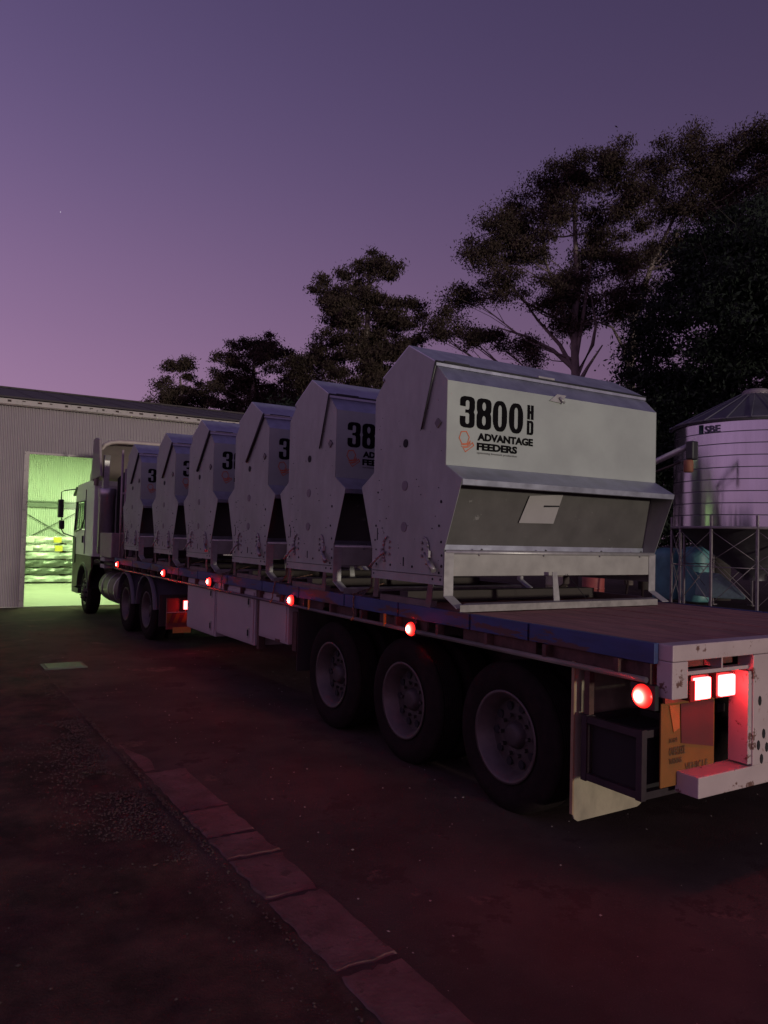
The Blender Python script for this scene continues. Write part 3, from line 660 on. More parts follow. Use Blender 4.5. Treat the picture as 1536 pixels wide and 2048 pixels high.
# blue side rail (coaming) in lengths between stake pockets
seg = [(.06, 1.02), (1.04, 1.62), (1.64, 2.55), (2.57, 3.45), (3.47, 4.40), (4.42, 5.35), (5.37, 6.45), (6.47, 7.6), (7.62, 8.8), (8.82, 10.0), (10.02, 11.2), (11.22, TL)]
for side in (0, 1):
    for (a, b_) in seg:
        x0 = -.035 if side == 0 else TW-.005; o_ = MB().box(x0, x0+.04, a, b_, DZ-.105, DZ+.004)
        o_.build('side_rail', blue, tr_, bevel=.003)
    x = -.045 if side == 0 else TW+.045
    MB().tube([(x, .10, DZ-.195), (x, TL-.1, DZ-.195)], .017, 8).build('rope_rail', rail_m, tr_)
    for k in range(22):
        y = .30+k*.565; MB().box(min(x, x+.05)-.01, max(x, x+.05), y-.016, y+.016, DZ-.205, DZ-.107).build('rope_rail_bracket', rust, tr_)
# frame under the deck
for x in (.70, 1.60):
    b = MB(); b.box(x, x+.15, .35, TL-.2, DZ-.10, DZ-.08); b.box(x+.07, x+.085, .35, TL-.2, DZ-.48, DZ-.10); b.box(x, x+.15, .35, TL-.2, DZ-.50, DZ-.48); b.build('chassis_beam', chass, tr_)
for k in range(21):
    y = .45+k*.58; b = MB(); b.box(.01, TW-.01, y, y+.05, DZ-.16, DZ-.08); b.build('cross_member', rust, tr_)
for (y0, y1) in ((.15, .85), (1.0, 1.75), (2.2, 2.9), (3.3, 3.8), (3.95, 4.6), (4.75, 5.6)):
    MB().box(.005, .02, y0, y1, DZ-.20, DZ-.11).build('outrigger_plate', rust, tr_)
# three axles with dual wheels
for k, y in enumerate((1.337, 2.587, 3.837)):
    for side in (0, 1):
        ax = bpy.data.objects.new('wheel', None); COL.objects.link(ax); ax.parent = tr_; ax.location = (0 if side == 0 else TW, y, .49)
        if side == 0: wheel(ax, .045, y, .49)
        else:
            for ch in first.children:
                c = ch.copy(); COL.objects.link(c); c.parent = ax
            ax.rotation_euler = (0, 0, PI)
        first = ax
    MB().tube([(.3, y, .49), (TW-.3, y, .49)], .065, 12).build('axle', chass, tr_)
    b = MB()
    for x in (.72, 1.62): b.box(x, x+.09, y-.5, y+.5, .60, .66); b.box(x+.01, x+.08, y-.07, y+.07, .5, .70)
    b.build('leaf_spring', chass, tr_)
# mudflaps
b = MB(); pts_ = [(.0, 1.08), (.0, .20), (.012, .17), (.04, .152), (.56, .155), (.595, .17), (.61, .21), (.61, 1.08)]
b.prism(pts_, .655, .664, 'y'); b.build('mudflap', flap_m, tr_)
b = MB(); b.prism([(TW-.52, 1.08), (TW-.52, .2), (TW, .2), (TW, 1.08)], .655, .664, 'y'); b.build('mudflap', flap_m, tr_)
b = MB(); b.prism([(.02, 1.10), (.02, .42), (.56, .40), (.56, 1.10)], 4.52, 4.53, 'y'); b.build('mudflap', mat('dark_flap', (.03, .02, .02), .8), tr_)
MB().box(-.012, .0, .650, .672, .2, 1.10).build('flap_edge_strip', mat('flap_edge', (.28, .18, .10), .6), tr_)
# steel angle carrier cage below the rear corner
cage = mat('cage_steel', (.038, .022, .028), .6, .3, var=.4)
for (x, y) in ((.0, .60), (.0, .20), (.46, .60), (.46, .20)): MB().box(x, x+.04, y-.04, y, .42, .80).build('carrier_post', cage, tr_)
for z in (.425, .755):
    for y in (.163, .563): MB().box(.041, .459, y, y+.034, z, z+.04).build('carrier_bar', cage, tr_)
    for x in (.003, .463): MB().box(x, x+.034, .201, .559, z, z+.04).build('carrier_bar', cage, tr_)
b = MB(); b.box(.045, .455, .205, .555, .455, .755); b.build('cage_shade', mat('cage_shade_black', (.010, .006, .007), .9), tr_)  # near-black block painting the shade inside the open cage
for x in (.02, .44): MB().box(x, x+.04, .56, .60, .80, 1.16).build('carrier_hanger', rust, tr_)
# white tail frame
pm = white_p
def tail(x0, x1, z0, z1, y0=-.03, y1=.07, name='tail_frame', m=None): return MB().box(x0, x1, y0, y1, z0, z1).build(name, m or pm, tr_, bevel=.006)
tail(.0, TW, 1.195, DZ+.002); tail(-.002, .125, 1.00, 1.193); tail(.70, .98, .567, 1.193); tail(TW-.125, TW, 1.0, 1.193); tail(TW-.98, TW-.70, .567, 1.193)
tail(.235, TW-.235, .452, .565, -.02, .13, 'rear_bumper'); tail(.98, TW-.98, .62, .86, .0, .05, 'centre_plate', pm)
MB().box(.128, .698, .0, .05, 1.112, 1.132).build('lamp_shelf', pm, tr_)
MB().box(.128, .698, .10, .11, 1.132, 1.193).build('slot_back', rust, tr_); MB().box(.435, .447, -.01, .098, 1.134, 1.193).build('slot_divider', pm, tr_)
MB().box(.13, .17, -.04, -.032, .98, 1.09).build('red_reflector', mat('reflector_red', (.45, .02, .02), .4), tr_)
b = MB()
for (x, z) in ((.76, .93), (.80, .74), (.75, .68), (.83, .66), (.78, .60), (.90, .70)): b.disc((x, -.034, z), .014, 'y', .004, 8, 2.)
b.build('bolt_hole', dark, tr_, kind='stuff')
b = MB(); b.disc((.97, -.036, 1.02), .055, 'y', .008, 20); b.build('coupling_hole', dark, tr_)
b = MB(); b.lathe([(-.05, .03), (-.05, .05), (-.03, .055)], (.955, .0, .95), 'y', 16); b.build('air_coupling', chrome, tr_)
# tail lamps and their recess
MB().box(.11, .70, .102, .117, .945, 1.105).build('lamp_board', mat('lamp_board_paint', (.22, .04, .02), .6), tr_)
MB().box(.665, .70, -.02, .10, .58, 1.10).build('recess_cheek', pm, tr_)
for x in (.325, .545):
    q = MB().box(x-.075, x+.075, .045, .10, .955, 1.095).build('tail_light', blackp, tr_)
    MB().box(x-.066, x+.066, .018, .045, .965, 1.085).build('lens', red_tail, q, bevel=.012)
# warning board: yellow with a red diagonal field and lettering
wb = MB().box(.10, .56, .118, .126, .49, .943).build('warning_board', yellow, tr_)
MB().prism([(.255, .93), (.545, .93), (.545, .665), (.265, .715)], .112, .1175, 'y').build('red_field', redp, wb)
MB().prism([(.16, .93), (.245, .93), (.245, .80), (.20, .78)], .112, .1175, 'y') .build('red_field', mat('marker_orange', (.45, .12, .03), .5), wb)
F_ = lambda x, z, d: Vector((x, .114-d, z))
for body, bx in (('DO NOT', (.165, .235, .725, .75)), ('OVERTAKE', (.165, .30, .655, .70)), ('TURNING', (.165, .27, .61, .64)), ('VEHICLE', (.30, .50, .555, .60))):
    text_mesh('lettering', body, bx, F_, mat('board_print', (.10, .05, .02), .6), wb, .02)
MB().prism([(.57, .93), (.66, .93), (.66, .58), (.57, .58)], .20, .205, 'y').build('inner_gusset', mat('gusset_paint', (.22, .04, .06), .6), tr_)
# side marker lights
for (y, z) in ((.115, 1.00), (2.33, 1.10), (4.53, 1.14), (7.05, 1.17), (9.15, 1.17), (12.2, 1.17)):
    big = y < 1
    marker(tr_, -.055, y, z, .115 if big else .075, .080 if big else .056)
    MB().box(-.022, .03, y-.02, y+.02, z, DZ-.11).build('lamp_bracket', rust, tr_)
for y in (2.72, 4.13):
    MB().box(-.062, -.05, y-.012, y+.012, DZ-.20, DZ-.10).build('amber_reflector', mat('amber_reflector', (.70, .22, .03), .3), tr_)
# tool boxes
for (y0, y1, z0, nm) in ((6.93, 8.12, .47, 0), (5.62, 6.90, .53, 1), (4.72, 5.50, .66, 2)):
    tb = MB().box(.0, .62, y0, y1, z0, 1.165).build('toolbox', boxw, tr_, bevel=.008)
    MB().box(-.012, 0, y0+.03, y1-.03, z0+.03, 1.135).build('box_door', boxw, tb, bevel=.004)
    if nm < 2:
        for z in (z0+.13, 1.02):
            MB().box(-.020, -.012, y0+.12, y0+.19, z-.06, z+.06).build('latch', chrome, tb, bevel=.004); MB().box(-.026, -.020, y0+.14, y0+.17, z-.035, z+.035).build('latch_recess', dark, tb)
    MB().box(-.004, .64, y0-.01, y1+.01, 1.166, 1.176).build('box_lip', rust, tb)
MB().box(.02, .10, 5.54, 5.60, .50, 1.16).build('box_hanger', rust, tr_)
MB().box(-.01, .08, 4.92, 5.02, .66, 1.16).build('landing_leg', rust, tr_)
MB().box(.05, .25, 4.62, 4.72, .60, 1.0).build('valve_box', rust, tr_)
# front headboard: posts, rails and black tarp bundle
b = MB()
for x in (.06, .13): b.tube([(x, TL+.02, DZ-.02), (x, TL+.02, 3.36 if x == .06 else 3.0)], .022, 8)
for x in (TW-.06, .82, 1.6): b.tube([(x, TL+.02, DZ-.02), (x, TL+.02, 3.1)], .025, 8)
b.tube([(.06, TL+.02, 2.52), (TW-.06, TL+.02, 2.52)], .022, 8); b.tube([(.06, TL+.02, 1.75), (TW-.06, TL+.02, 1.75)], .018, 8)
b.build('headboard_frame', mat('headboard_pink_grey', (.38, .29, .29), .5, .2), tr_)
b = MB(); b.box(.30, TW-.3, TL+.05, TL+.12, DZ, 2.5); b.build('headboard_panel', mat('headboard_dark', (.035, .02, .024), .8), tr_)

# ------------------------------------------------------------ prime mover
tk = thing('prime_mover', 'white cab-over prime mover with roof deflector nosing into the lit shed', 'truck', (0, 10.5, 0))
gz = ground_z(0, 12)-.0
for (y, dual) in ((10.55, True), (12.0, True), (16.0, False)):
    for side in (0, 1):
        zc = ground_z(0, y)+.50; ax = bpy.data.objects.new('wheel', None); COL.objects.link(ax); ax.parent = tk
        ax.location = (0 if side == 0 else TW, y-10.5, zc)
        if side == 0: wheel(ax, .06 if dual else .08, y, zc, deep=dual, dual=dual)
        else:
            for ch in first.children:
                c = ch.copy(); COL.objects.link(c); c.parent = ax
            ax.rotation_euler = (0, 0, PI)
        first = ax
    MB().tube([(.3, y, ground_z(0, y)+.5), (TW-.3, y, ground_z(0, y)+.5)], .07, 10).build('axle', chass, tk)
for x in (.80, 1.50): MB().box(x, x+.09, 9.3, 16.6, .72, .98).build('chassis_rail', chass, tk)
MB().box(.75, 1.70, 10.6, 11.6, .98, 1.12).build('turntable', chass, tk)
for y in (10.55, 12.0):
    zc = ground_z(0, y)+.5
    MB().lathe([(.06, .60), (.0, .59), (.0, .56), (.03, .565), (.62, .57)], (.02, y, zc), 'x', 18, PI*.03, PI*.97).build('mudguard', grey_pl, tk)
MB().prism([(.02, .80), (.02, .30), (.62, .30), (.62, .80)], 9.62, 9.635, 'y').build('mudflap', mat('tractor_flap', (.05, .03, .03), .8), tk)
# rear lamp board with chevrons, number plate below
rb = MB().box(.02, .42, 9.20, 9.23, .30, .78).build('rear_board', mat('rear_board_red', (.20, .035, .03), .6), tk)
MB().box(.02, .42, 9.185, 9.198, .40, .545).build('chevron_strip', yellow, rb)
for k in range(3):
    x = .05+k*.13; MB().prism([(x, .40), (x+.06, .40), (x+.12 if x+.12 < .42 else .42, .545), (x+.05, .545)], 9.178, 9.184, 'y').build('chevron', redp, rb)
MB().box(.12, .40, 9.185, 9.198, .24, .33).build('number_plate', mat('yellow_plate', (.50, .28, .06), .5), rb)
MB().box(.02, .42, 9.185, 9.198, .555, .568).build('board_lip', paper, rb)
q = MB().box(.25, .40, 9.14, 9.198, .60, .75).build('tail_light', blackp, tk)
MB().box(.26, .39, 9.11, 9.14, .61, .74).build('lens', red_tail, q, bevel=.012)
MB().box(.2, TW-.2, 9.24, 9.34, .45, .62).build('rear_crossbar', chass, tk)
# fuel tank with straps, battery box
ft = MB().lathe([(12.75, 0), (12.75, .30), (12.78, .33), (14.55, .33), (14.58, .30), (14.58, 0)], (.42, 0, .62), 'y', 30).build('fuel_tank', mat('tank_grey', (.16, .13, .12), .4, .4), tk)
for y in (13.1, 13.65, 14.2): MB().lathe([(y, .335), (y, .343), (y+.06, .343), (y+.06, .335)], (.42, 0, .62), 'y', 24).build('tank_strap', chrome, ft)
MB().box(.05, .30, 13.9, 14.3, 1.02, 1.24).build('side_box', paper, tk)
# cab shell: side profile extruded across, door, window cut out by frame pieces
CB0, CB1 = 15.0, 17.35
cw = .02
def cabx(b, x0, x1): return b
sideP = [(CB0, 1.22), (CB0, 2.78), (15.25, 2.90), (16.95, 2.86), (17.12, 2.62), (17.34, 1.85), (17.36, 1.22)]
# window opening between y 16.02-17.05, z 1.84-2.45
def side_panel(x0, x1):
    o_ = MB()
    o_.prism([(CB0, 1.22), (CB0, 2.78), (15.25, 2.90), (16.0, 2.89), (16.0, 2.05), (15.9, 1.80), (15.9, 1.22)], x0, x1)
    o_.prism([(16.0, 2.47), (16.0, 2.89), (16.95, 2.86), (17.06, 2.70), (17.0, 2.47)], x0, x1)
    o_.prism([(15.9, 1.22), (15.9, 1.80), (16.35, 1.80), (17.22, 1.72), (17.34, 1.80), (17.36, 1.22)], x0, x1)
    o_.prism([(17.0, 2.47), (17.06, 2.70), (17.12, 2.62), (17.34, 1.80), (17.22, 1.72)], x0, x1)
    return o_
side_panel(cw, cw+.05).build('cab_side', cabw, tk, bevel=.008); side_panel(TW-cw-.05, TW-cw).build('cab_side', cabw, tk)
MB().box(cw+.05, TW-cw-.05, CB0, CB0+.04, 1.22, 2.78).build('cab_back', cabw, tk)
MB().box(cw+.05, TW-cw-.05, CB0+.04, 17.3, 1.20, 1.24).build('cab_floor', blackp, tk)
MB().add([(cw, CB0, 2.78), (TW-cw, CB0, 2.78), (TW-cw, 15.25, 2.905), (cw, 15.25, 2.905), (cw, 16.95, 2.865), (TW-cw, 16.95, 2.865), (cw, 17.10, 2.66), (TW-cw, 17.10, 2.66)],
         [(0, 1, 2, 3), (3, 2, 5, 4), (4, 5, 7, 6)]).build('cab_roof', cabw, tk)
MB().add([(cw+.1, 17.11, 2.60), (TW-cw-.1, 17.11, 2.60), (TW-cw-.1, 17.33, 1.82), (cw+.1, 17.33, 1.82)], [(0, 1, 2, 3)]).build('windscreen', glass, tk)
MB().box(cw, TW-cw, 17.30, 17.37, .45, 1.80).build('cab_front', cabw, tk, bevel=.02)
MB().prism([(16.06, 2.08), (16.06, 2.42), (16.96, 2.42), (17.14, 1.80), (16.36, 1.84)], cw+.020, cw+.026).build('side_window', glass, tk)
wf = MB(); wp = [(16.02, 2.06), (16.02, 2.46), (17.0, 2.46), (17.20, 1.76), (16.35, 1.81), (16.02, 2.06)]
for i in range(5): wf.tube([(cw-.004, *wp[i]), (cw-.004, *wp[i+1])], .016, 6)
wf.tube([(cw-.004, 16.5, 2.46), (cw-.004, 16.62, 1.80)], .008, 6); wf.build('window_seal', blackp, tk)
MB().box(cw-.012, cw, 15.88, 15.90, 1.25, 2.72).build('door_seam', dark, tk) 
MB().box(cw-.03, cw-.002, 16.05, 16.12, 1.50, 1.66).build('door_handle', blackp, tk)
MB().box(cw-.02, cw, 16.98, 17.30, 1.0, 1.62).build('corner_vane', blackp, tk, bevel=.01)
# lower cab side with wheel arch
b = MB(); arc = [(16.0+.60*math.cos(a), .38+.66*math.sin(a)) for a in np.linspace(PI*.96, PI*.06, 12)]
b.prism([(CB0+.1, 1.215), (CB0+.1, .95)]+[(CB0+.28, .80)]+arc+[(17.0, .42), (17.32, .40), (17.34, 1.215)], cw, cw+.04); b.build('lower_cab_side', cab_low, tk)
b = MB(); b.lathe([(0, .66), (-.02, .64), (-.02, .60), (.40, .60)], (cw, 16.0, .40), 'x', 20, PI*.05, PI*.95); b.build('wheel_arch', blackp, tk)
MB().box(cw, TW-cw, 17.28, 17.40, .28, .60).build('front_bumper', cabw, tk, bevel=.03)
MB().box(cw, .35, 16.55, 17.25, .30, .42).build('step', blackp, tk)
# sun visor and mirrors
MB().prism([(17.06, 2.78), (17.42, 2.62), (17.43, 2.66), (17.07, 2.83)], cw-.02, TW-cw+.02).build('sun_visor', blackp, tk)
mr_ = MB().box(-.36, -.24, 17.20, 17.40, 2.08, 2.52).build('mirror', blackp, tk, bevel=.03, label='tall black wing mirror')
mr2 = MB().box(-.33, -.21, 17.20, 17.36, 1.80, 2.02).build('mirror', blackp, tk, bevel=.04, label='small round wide-angle mirror')
MB().tube([(cw, 17.15, 2.78), (-.22, 17.28, 2.74), (-.29, 17.30, 2.70), (-.29, 17.30, 2.5), (-.27, 17.28, 2.0), (-.27, 17.28, 1.80), (-.22, 17.26, 1.70), (cw, 17.20, 1.62)], .014, 8).build('mirror_arm', blackp, tk)
b = MB(); mesh_mir = None
# roof deflector: hollow shell open to the rear with a rolled rim
df = thing if False else None
N = 14; sec = []
for (y, zt, wdt, zb) in ((16.9, 2.95, 1.9, 2.90), (16.3, 3.25, 2.15, 2.90), (15.6, 3.62, 2.3, 2.88), (15.0, 3.80, 2.36, 2.80)):
    ring = []
    for j in range(N+1):
        a = PI*j/N; ca, sa = math.cos(a), math.sin(a)
        ring.append((TW/2-wdt/2*math.copysign(abs(ca)**.32, ca), y, zb+(zt-zb)*abs(sa)**.42))
    sec.append(ring)
b = MB(); n_ = N+1
b.add([p for r in sec for p in r], [(i*n_+j, i*n_+j+1, (i+1)*n_+j+1, (i+1)*n_+j) for i in range(3) for j in range(N)], True)
dfl = b.build('roof_deflector', mat('deflector_shell', (.36, .29, .27), .5, var=.1), tk)
MB().tube([(p[0], p[1]-.01, p[2]-.02) for p in sec[-1]], .05, 8).build('deflector_rim', mat('deflector_rim', (.42, .34, .31), .5), dfl)
MB().add([sec[0][j] for j in range(n_)], [tuple(range(n_))]).build('deflector_nose', cabw, dfl)
MB().prism([(14.35, 2.95), (14.6, 3.75), (14.95, 3.82), (15.2, 3.8), (15.35, 2.9)], -.0, .05).build('side_extender', mat('extender_grey', (.26, .21, .21), .5), tk, bevel=.01)
# air intake stack and exhaust shield behind the cab
MB().lathe([(1.30, 0), (1.30, .17), (2.50, .17), (2.52, .185), (2.68, .185), (2.70, .17), (2.70, 0)], (.20, 14.55, 0), 'z', 28).build('exhaust_shield', chrome, tk)
MB().prism([(14.52, 2.70), (14.48, 3.30), (14.40, 3.40), (14.60, 3.42), (14.66, 2.70)], .10, .22).build('exhaust_stack', galv_b, tk, bevel=.01)
b = MB(); b.prism([(13.2, 2.55), (13.2, 2.95), (14.2, 3.05), (14.8, 2.95), (14.8, 1.3), (13.9, 1.35), (13.8, 1.6), (13.7, 2.0)], .45, 2.1); b.build('intake_bulk', mat('intake_black', (.012, .009, .011), .9), tk, bevel=.03)
for k in range(3):
    pts2 = [(.4+.05*k, 14.0-.1*k, 1.5)]+[(.30+.07*math.cos(t_*1.3+k), 13.8-.3*t_/6-.05*k, 1.5+.09*math.sin(t_*2)+.14*t_) for t_ in range(1, 7)]
    MB().tube(pts2, .014, 6).build('air_hose', blackp, tk)
MB().box(.05, .5, 13.3, 14.4, 1.25, 1.75).build('side_locker', mat('locker_pink_grey', (.28, .19, .20), .5), tk, bevel=.02)
MB().box(.05, 1.2, 12.8, 14.9, 1.10, 1.16).build('catwalk', chass, tk)

# ------------------------------------------------------------ feeders
FL = 2.33
def rrect(cx_, cz_, hw, hh_, k=.5, n=7):
    """rounded slot outline"""
    r = min(hw, hh_)*k*2 if k < .5 else min(hw, hh_); r = min(r, hw, hh_); P = []
    for (sx_, sz_, a0) in ((1, 1, 0), (-1, 1, PI/2), (-1, -1, PI), (1, -1, 1.5*PI)):
        for j in range(n): a = a0+PI/2*j/(n-1); P.append((cx_+sx_*(hw-r)+math.cos(a)*r, cz_+sz_*(hh_-r)+math.sin(a)*r))
    return P
def side_curve(z):      # half width of an eight, waist at .53
    e = .16; w_ = 1-.13*math.exp(-((z-.53)/.055)**2)
    if z < e: w_ *= math.sqrt(max(0, 1-((e-z)/e)**2))*.55+.45
    if z > 1-e: w_ *= math.sqrt(max(0, 1-((z-1+e)/e)**2))*.55+.45
    return .5*w_
def glyph(ch, x0, z0, w_, h_):
    zz = [i/28 for i in range(29)]
    if ch == '0': L_ = [rrect(0, .5, .5, .5, .4), rrect(0, .5, .13, .36)]
    elif ch == '8':
        L_ = [[(side_curve(z), z) for z in zz]+[(-side_curve(z), z) for z in zz[::-1]], rrect(0, .285, .13, .155), rrect(0, .745, .13, .135)]
    elif ch == '3':
        rightside = [(side_curve(z), z) for z in zz]
        topleft = [(-side_curve(z), z) for z in zz[::-1] if z >= .67]
        botleft = [(-side_curve(z), z) for z in zz[::-1] if z <= .36]
        inner = [(-.13, .67), (-.13, .83), (-.06, .875), (.06, .875), (.13, .83), (.13, .63), (.06, .575), (-.14, .575), (-.14, .475), (.06, .475), (.13, .43), (.13, .17), (.06, .125), (-.06, .125), (-.13, .17), (-.13, .36)]
        L_ = [rightside+topleft+inner+botleft]
    elif ch == 'H': L_ = [[(-.5, 0), (-.08, 0), (-.08, .40), (.08, .40), (.08, 0), (.5, 0), (.5, 1), (.08, 1), (.08, .60), (-.08, .60), (-.08, 1), (-.5, 1)]]
    elif ch == 'D': L_ = [[(-.5, 0), (.25, 0), (.43, .07), (.5, .2), (.5, .8), (.43, .93), (.25, 1), (-.5, 1)], [(-.12, .15), (-.12, .85), (.05, .85), (.12, .78), (.12, .22), (.05, .15)]]
    return [[(x0+(p[0]+.5)*w_, z0+p[1]*h_) for p in lp_] for lp_ in L_]
LIP = .72; BW = .515
def make_feeder(variant, seed):
    rs = random.Random(seed)
    f = bpy.data.objects.new('grain_feeder', None); COL.objects.link(f); f['_local'] = 1
    def part(mb, name, m, parent=None, **k):
        p = parent or f
        if parent is not None: p['_local'] = 1
        return mb.build(name, m, p, **k)
    endP = [(BW, .18), (BW, .43), (LIP, .955), (BW, 1.07), (BW, 1.705), (.36, 1.855), (0, 2.04), (-.36, 1.855), (-BW, 1.705), (-BW, 1.07), (-LIP, .955), (-BW, .43), (-BW, .18)]
    for x0 in (0, FL-.004):
        ep = part(MB().prism([(-p[0], p[1]) for p in endP], x0, x0+.004), 'end_panel', galv_e)
        if x0 == 0:
            part(MB().prism([(-.50, .245), (.50, .245), (.50, .249), (-.50, .249)], -.004, 0), 'fold_line', dark, ep)
            for z, r, mm in ((1.64, .044, dark), (1.28, .034, dark), (.94, .040, mat('plugged_port', (.16, .13, .15), .5)), (.61, .040, MATS.get('plugged_port'))):
                part(MB().disc((-.005, .03, z), r, 'x', .005, 18), 'sight_port', mm or MATS['plugged_port'], ep)
            part(MB().prism([(-.41, 1.43), (-.455, 1.395), (-.41, 1.355), (-.375, 1.395)], -.012, 0), 'bracket', mat('bracket_dark', (.10, .08, .09), .5), ep)
            b = MB()
            for (u, z, r) in ((.46, .62, .010), (.40, .66, .005), (.36, .60, .006), (.30, .68, .005), (.47, .50, .008), (-.45, .62, .010), (-.47, .80, .012), (-.48, .5, .01), (-.49, .4, .009), (-.49, .32, .012), (-.46, .27, .01), (.44, .30, .010), (.48, .22, .007), (-.38, .22, .009), (-.10, .30, .010), (.22, .30, .010), (.10, .44, .004), (-.48, .22, .01), (.44, .9, .008), (-.30, .33, .006), (.45, .42, .007), (.33, .56, .005), (-.36, .60, .005), (.38, .92, .004), (.41, .84, .004), (-.20, .86, .004)):
                b.disc((-.004, u, z), r, 'x', .004, 8)
            for _ in range(26): b.disc((-.0035, rs.uniform(-.46, .46), rs.uniform(.3, 1.6)), rs.uniform(.002, .0045), 'x', .0035, 5)
            b.box(-.003, 0, .02, .032, .30, .37); b.box(-.003, 0, .43, .438, .50, .60)
            part(b, 'bolt', dark, ep, kind='stuff')
            # gate adjusters: slotted arc, lever and grip
            for s in (1, -1):
                adj = MB(); arc_ = [(s*(.27+.05*math.cos(t_)*s*0+.06*math.sin(t_)), .42+.11*math.cos(t_)) for t_ in np.linspace(-.1, 2.6, 9)]
                for i in range(8): adj.tube([(-.008, *arc_[i]), (-.008, *arc_[i+1])], .010, 6)
                ad_ = part(adj, 'adjuster', mat('adjuster_steel', (.30, .27, .27), .4, .5), ep)
                bb = MB()
                for t_ in (.3, 1.2, 2.0): bb.disc((-.014, s*(.235), .37+.03*t_*2), .012, 'x', .014, 8)
                part(bb, 'adjuster_bolt', MATS['adjuster_steel'], ep, kind='stuff')
                g_ = MB().tube([(-.02, s*.29, .41), (-.035, s*.36, .36), (-.04, s*.40, .33)], .012, 8)
                g_.tube([(-.04, s*.385, .345), (-.045, s*.455, .285)], .021, 10) if s < 0 else g_.tube([(-.04, s*.38, .345), (-.045, s*.47, .275)], .012, 8)
                hn = part(g_, 'lever', MATS['adjuster_steel'], ep)
                part(MB().box(-.03, -.004, s*.345-.015, s*.345+.015, .38, .43), 'lever_clip', paper, ep)
    # lid: two slopes, short skirts, V-shaped end caps
    b = MB(); T_ = .006
    b.prism([(-.38, 1.86), (0, 2.055), (.38, 1.86), (.38, 1.868), (0, 2.064), (-.38, 1.868)], -.012, FL+.012)
    b.box(-.012, FL+.012, -.384, -.380, 1.835, 1.868); b.box(-.012, FL+.012, .380, .384, 1.835, 1.868)
    lid = part(b, 'lid', galv)
    vx = -.21 if variant == 0 else .10
    cap = part(MB().prism([(-.38, 1.862), (0, 2.056), (.38, 1.862), (vx, 1.365)], -.012, -.007), 'lid_end', galv_e, lid)
    part(MB().prism([(-.38, 1.862), (0, 2.056), (.38, 1.862), (vx, 1.365)], FL+.007, FL+.012), 'lid_end', galv_e, lid)
    r_ = .006 if variant == 0 else .016
    part(MB().tube([(-.018, -.383, 1.872), (-.018, vx-.0, 1.365)], r_, 6), 'lid_seal', seal, lid)
    part(MB().tube([(-.016, -.386, 1.866), (FL+.01, -.386, 1.866)], .008, 6), 'lid_edge', seal if variant == 0 else galv_b, lid)
    part(MB().box(.06, .30, -.392, -.372, 1.868, 1.880), 'hinge', blackp, lid)
    part(MB().box(1.02, 1.20, -.39, -.36, 1.872, 1.888), 'hinge', galv_b, lid)
    # shoulders, sign panels, hood
    for s in (-1, 1):
        part(MB().sheet([(s*.365, 1.845), (s*BW, 1.705)], .0, FL, .004 if s < 0 else -.004), 'shoulder', galv)
        pn = part(MB().prism([(s*BW, 1.705), (s*BW, 1.072), (s*(BW-.004), 1.072), (s*(BW-.004), 1.705)], .0045, FL-.0045), 'sign_panel', panel_m if s < 0 else galv)
        part(MB().sheet([(s*BW, 1.068), (s*LIP, .955), (s*(LIP-.006), .920), (s*(LIP-.03), .918)], .005, FL-.005, .004 if s > 0 else -.004), 'hood', galv)
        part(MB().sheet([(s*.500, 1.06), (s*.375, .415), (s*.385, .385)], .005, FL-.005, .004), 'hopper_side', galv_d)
        # trough: beam, tray and bright rolled edge with clamps
        part(MB().sheet([(s*.520, .415), (s*.520, .250), (s*.50, .245), (s*.34, .26), (s*.30, .33)], .012, FL-.012, .004), 'trough_beam', galv_b if s > 0 else mat('pale_trough', (.34, .32, .29), .5, .1, var=.2))
        part(MB().tube([(.012, s*.508, .425), (FL-.012, s*.508, .425)], .020, 10), 'trough_edge', galv_b)
        if s < 0:
            b = MB()
            for x in (.32, .98, 1.62, 2.12): b.tube([(x, s*.525, .405), (x+.05, s*.500, .450)], .009, 6)
            part(b, 'edge_clamp', mat('clamp_dark', (.18, .16, .17), .5), None)
            part(MB().box(.005, FL-.005, s*.395, s*.388, .43, .48), 'gate_strip', galv, None)
        # legs with bent feet, skid runner
        for x in (.0, FL-.085):
            lg = MB(); lg.box(x, x+.085, min(s*.526, s*.522), max(s*.526, s*.522), .10, .43)
            lg.add([(x, s*.524, .10), (x+.085, s*.524, .10), (x+.10, s*.66, .02), (x+.015, s*.66, .02), (x, s*.524, .106), (x+.085, s*.524, .106), (x+.10, s*.66, .026), (x+.015, s*.66, .026)],
                   [(0, 1, 2, 3), (4, 7, 6, 5), (0, 4, 5, 1), (1, 5, 6, 2), (2, 6, 7, 3), (3, 7, 4, 0)])
            part(lg, 'leg', galv_b if s < 0 else MATS.get('shaded_skid') or mat('shaded_skid', (.06, .04, .038), .8))  # far legs and skids coloured dark, painting the shade under the feeder
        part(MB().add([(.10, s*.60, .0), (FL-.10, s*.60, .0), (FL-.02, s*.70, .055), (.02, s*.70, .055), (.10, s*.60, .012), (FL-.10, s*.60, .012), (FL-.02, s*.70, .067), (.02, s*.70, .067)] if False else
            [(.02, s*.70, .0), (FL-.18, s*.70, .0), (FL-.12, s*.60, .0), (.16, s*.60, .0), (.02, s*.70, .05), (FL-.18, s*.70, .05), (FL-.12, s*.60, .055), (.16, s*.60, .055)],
            [(0, 1, 2, 3), (4, 7, 6, 5), (0, 4, 5, 1), (1, 5, 6, 2), (2, 6, 7, 3), (3, 7, 4, 0)]), 'skid', mat('skid_steel', (.30, .27, .25), .65, .15, var=.35, scale=12) if s < 0 else mat('shaded_skid', (.06, .04, .038), .8))
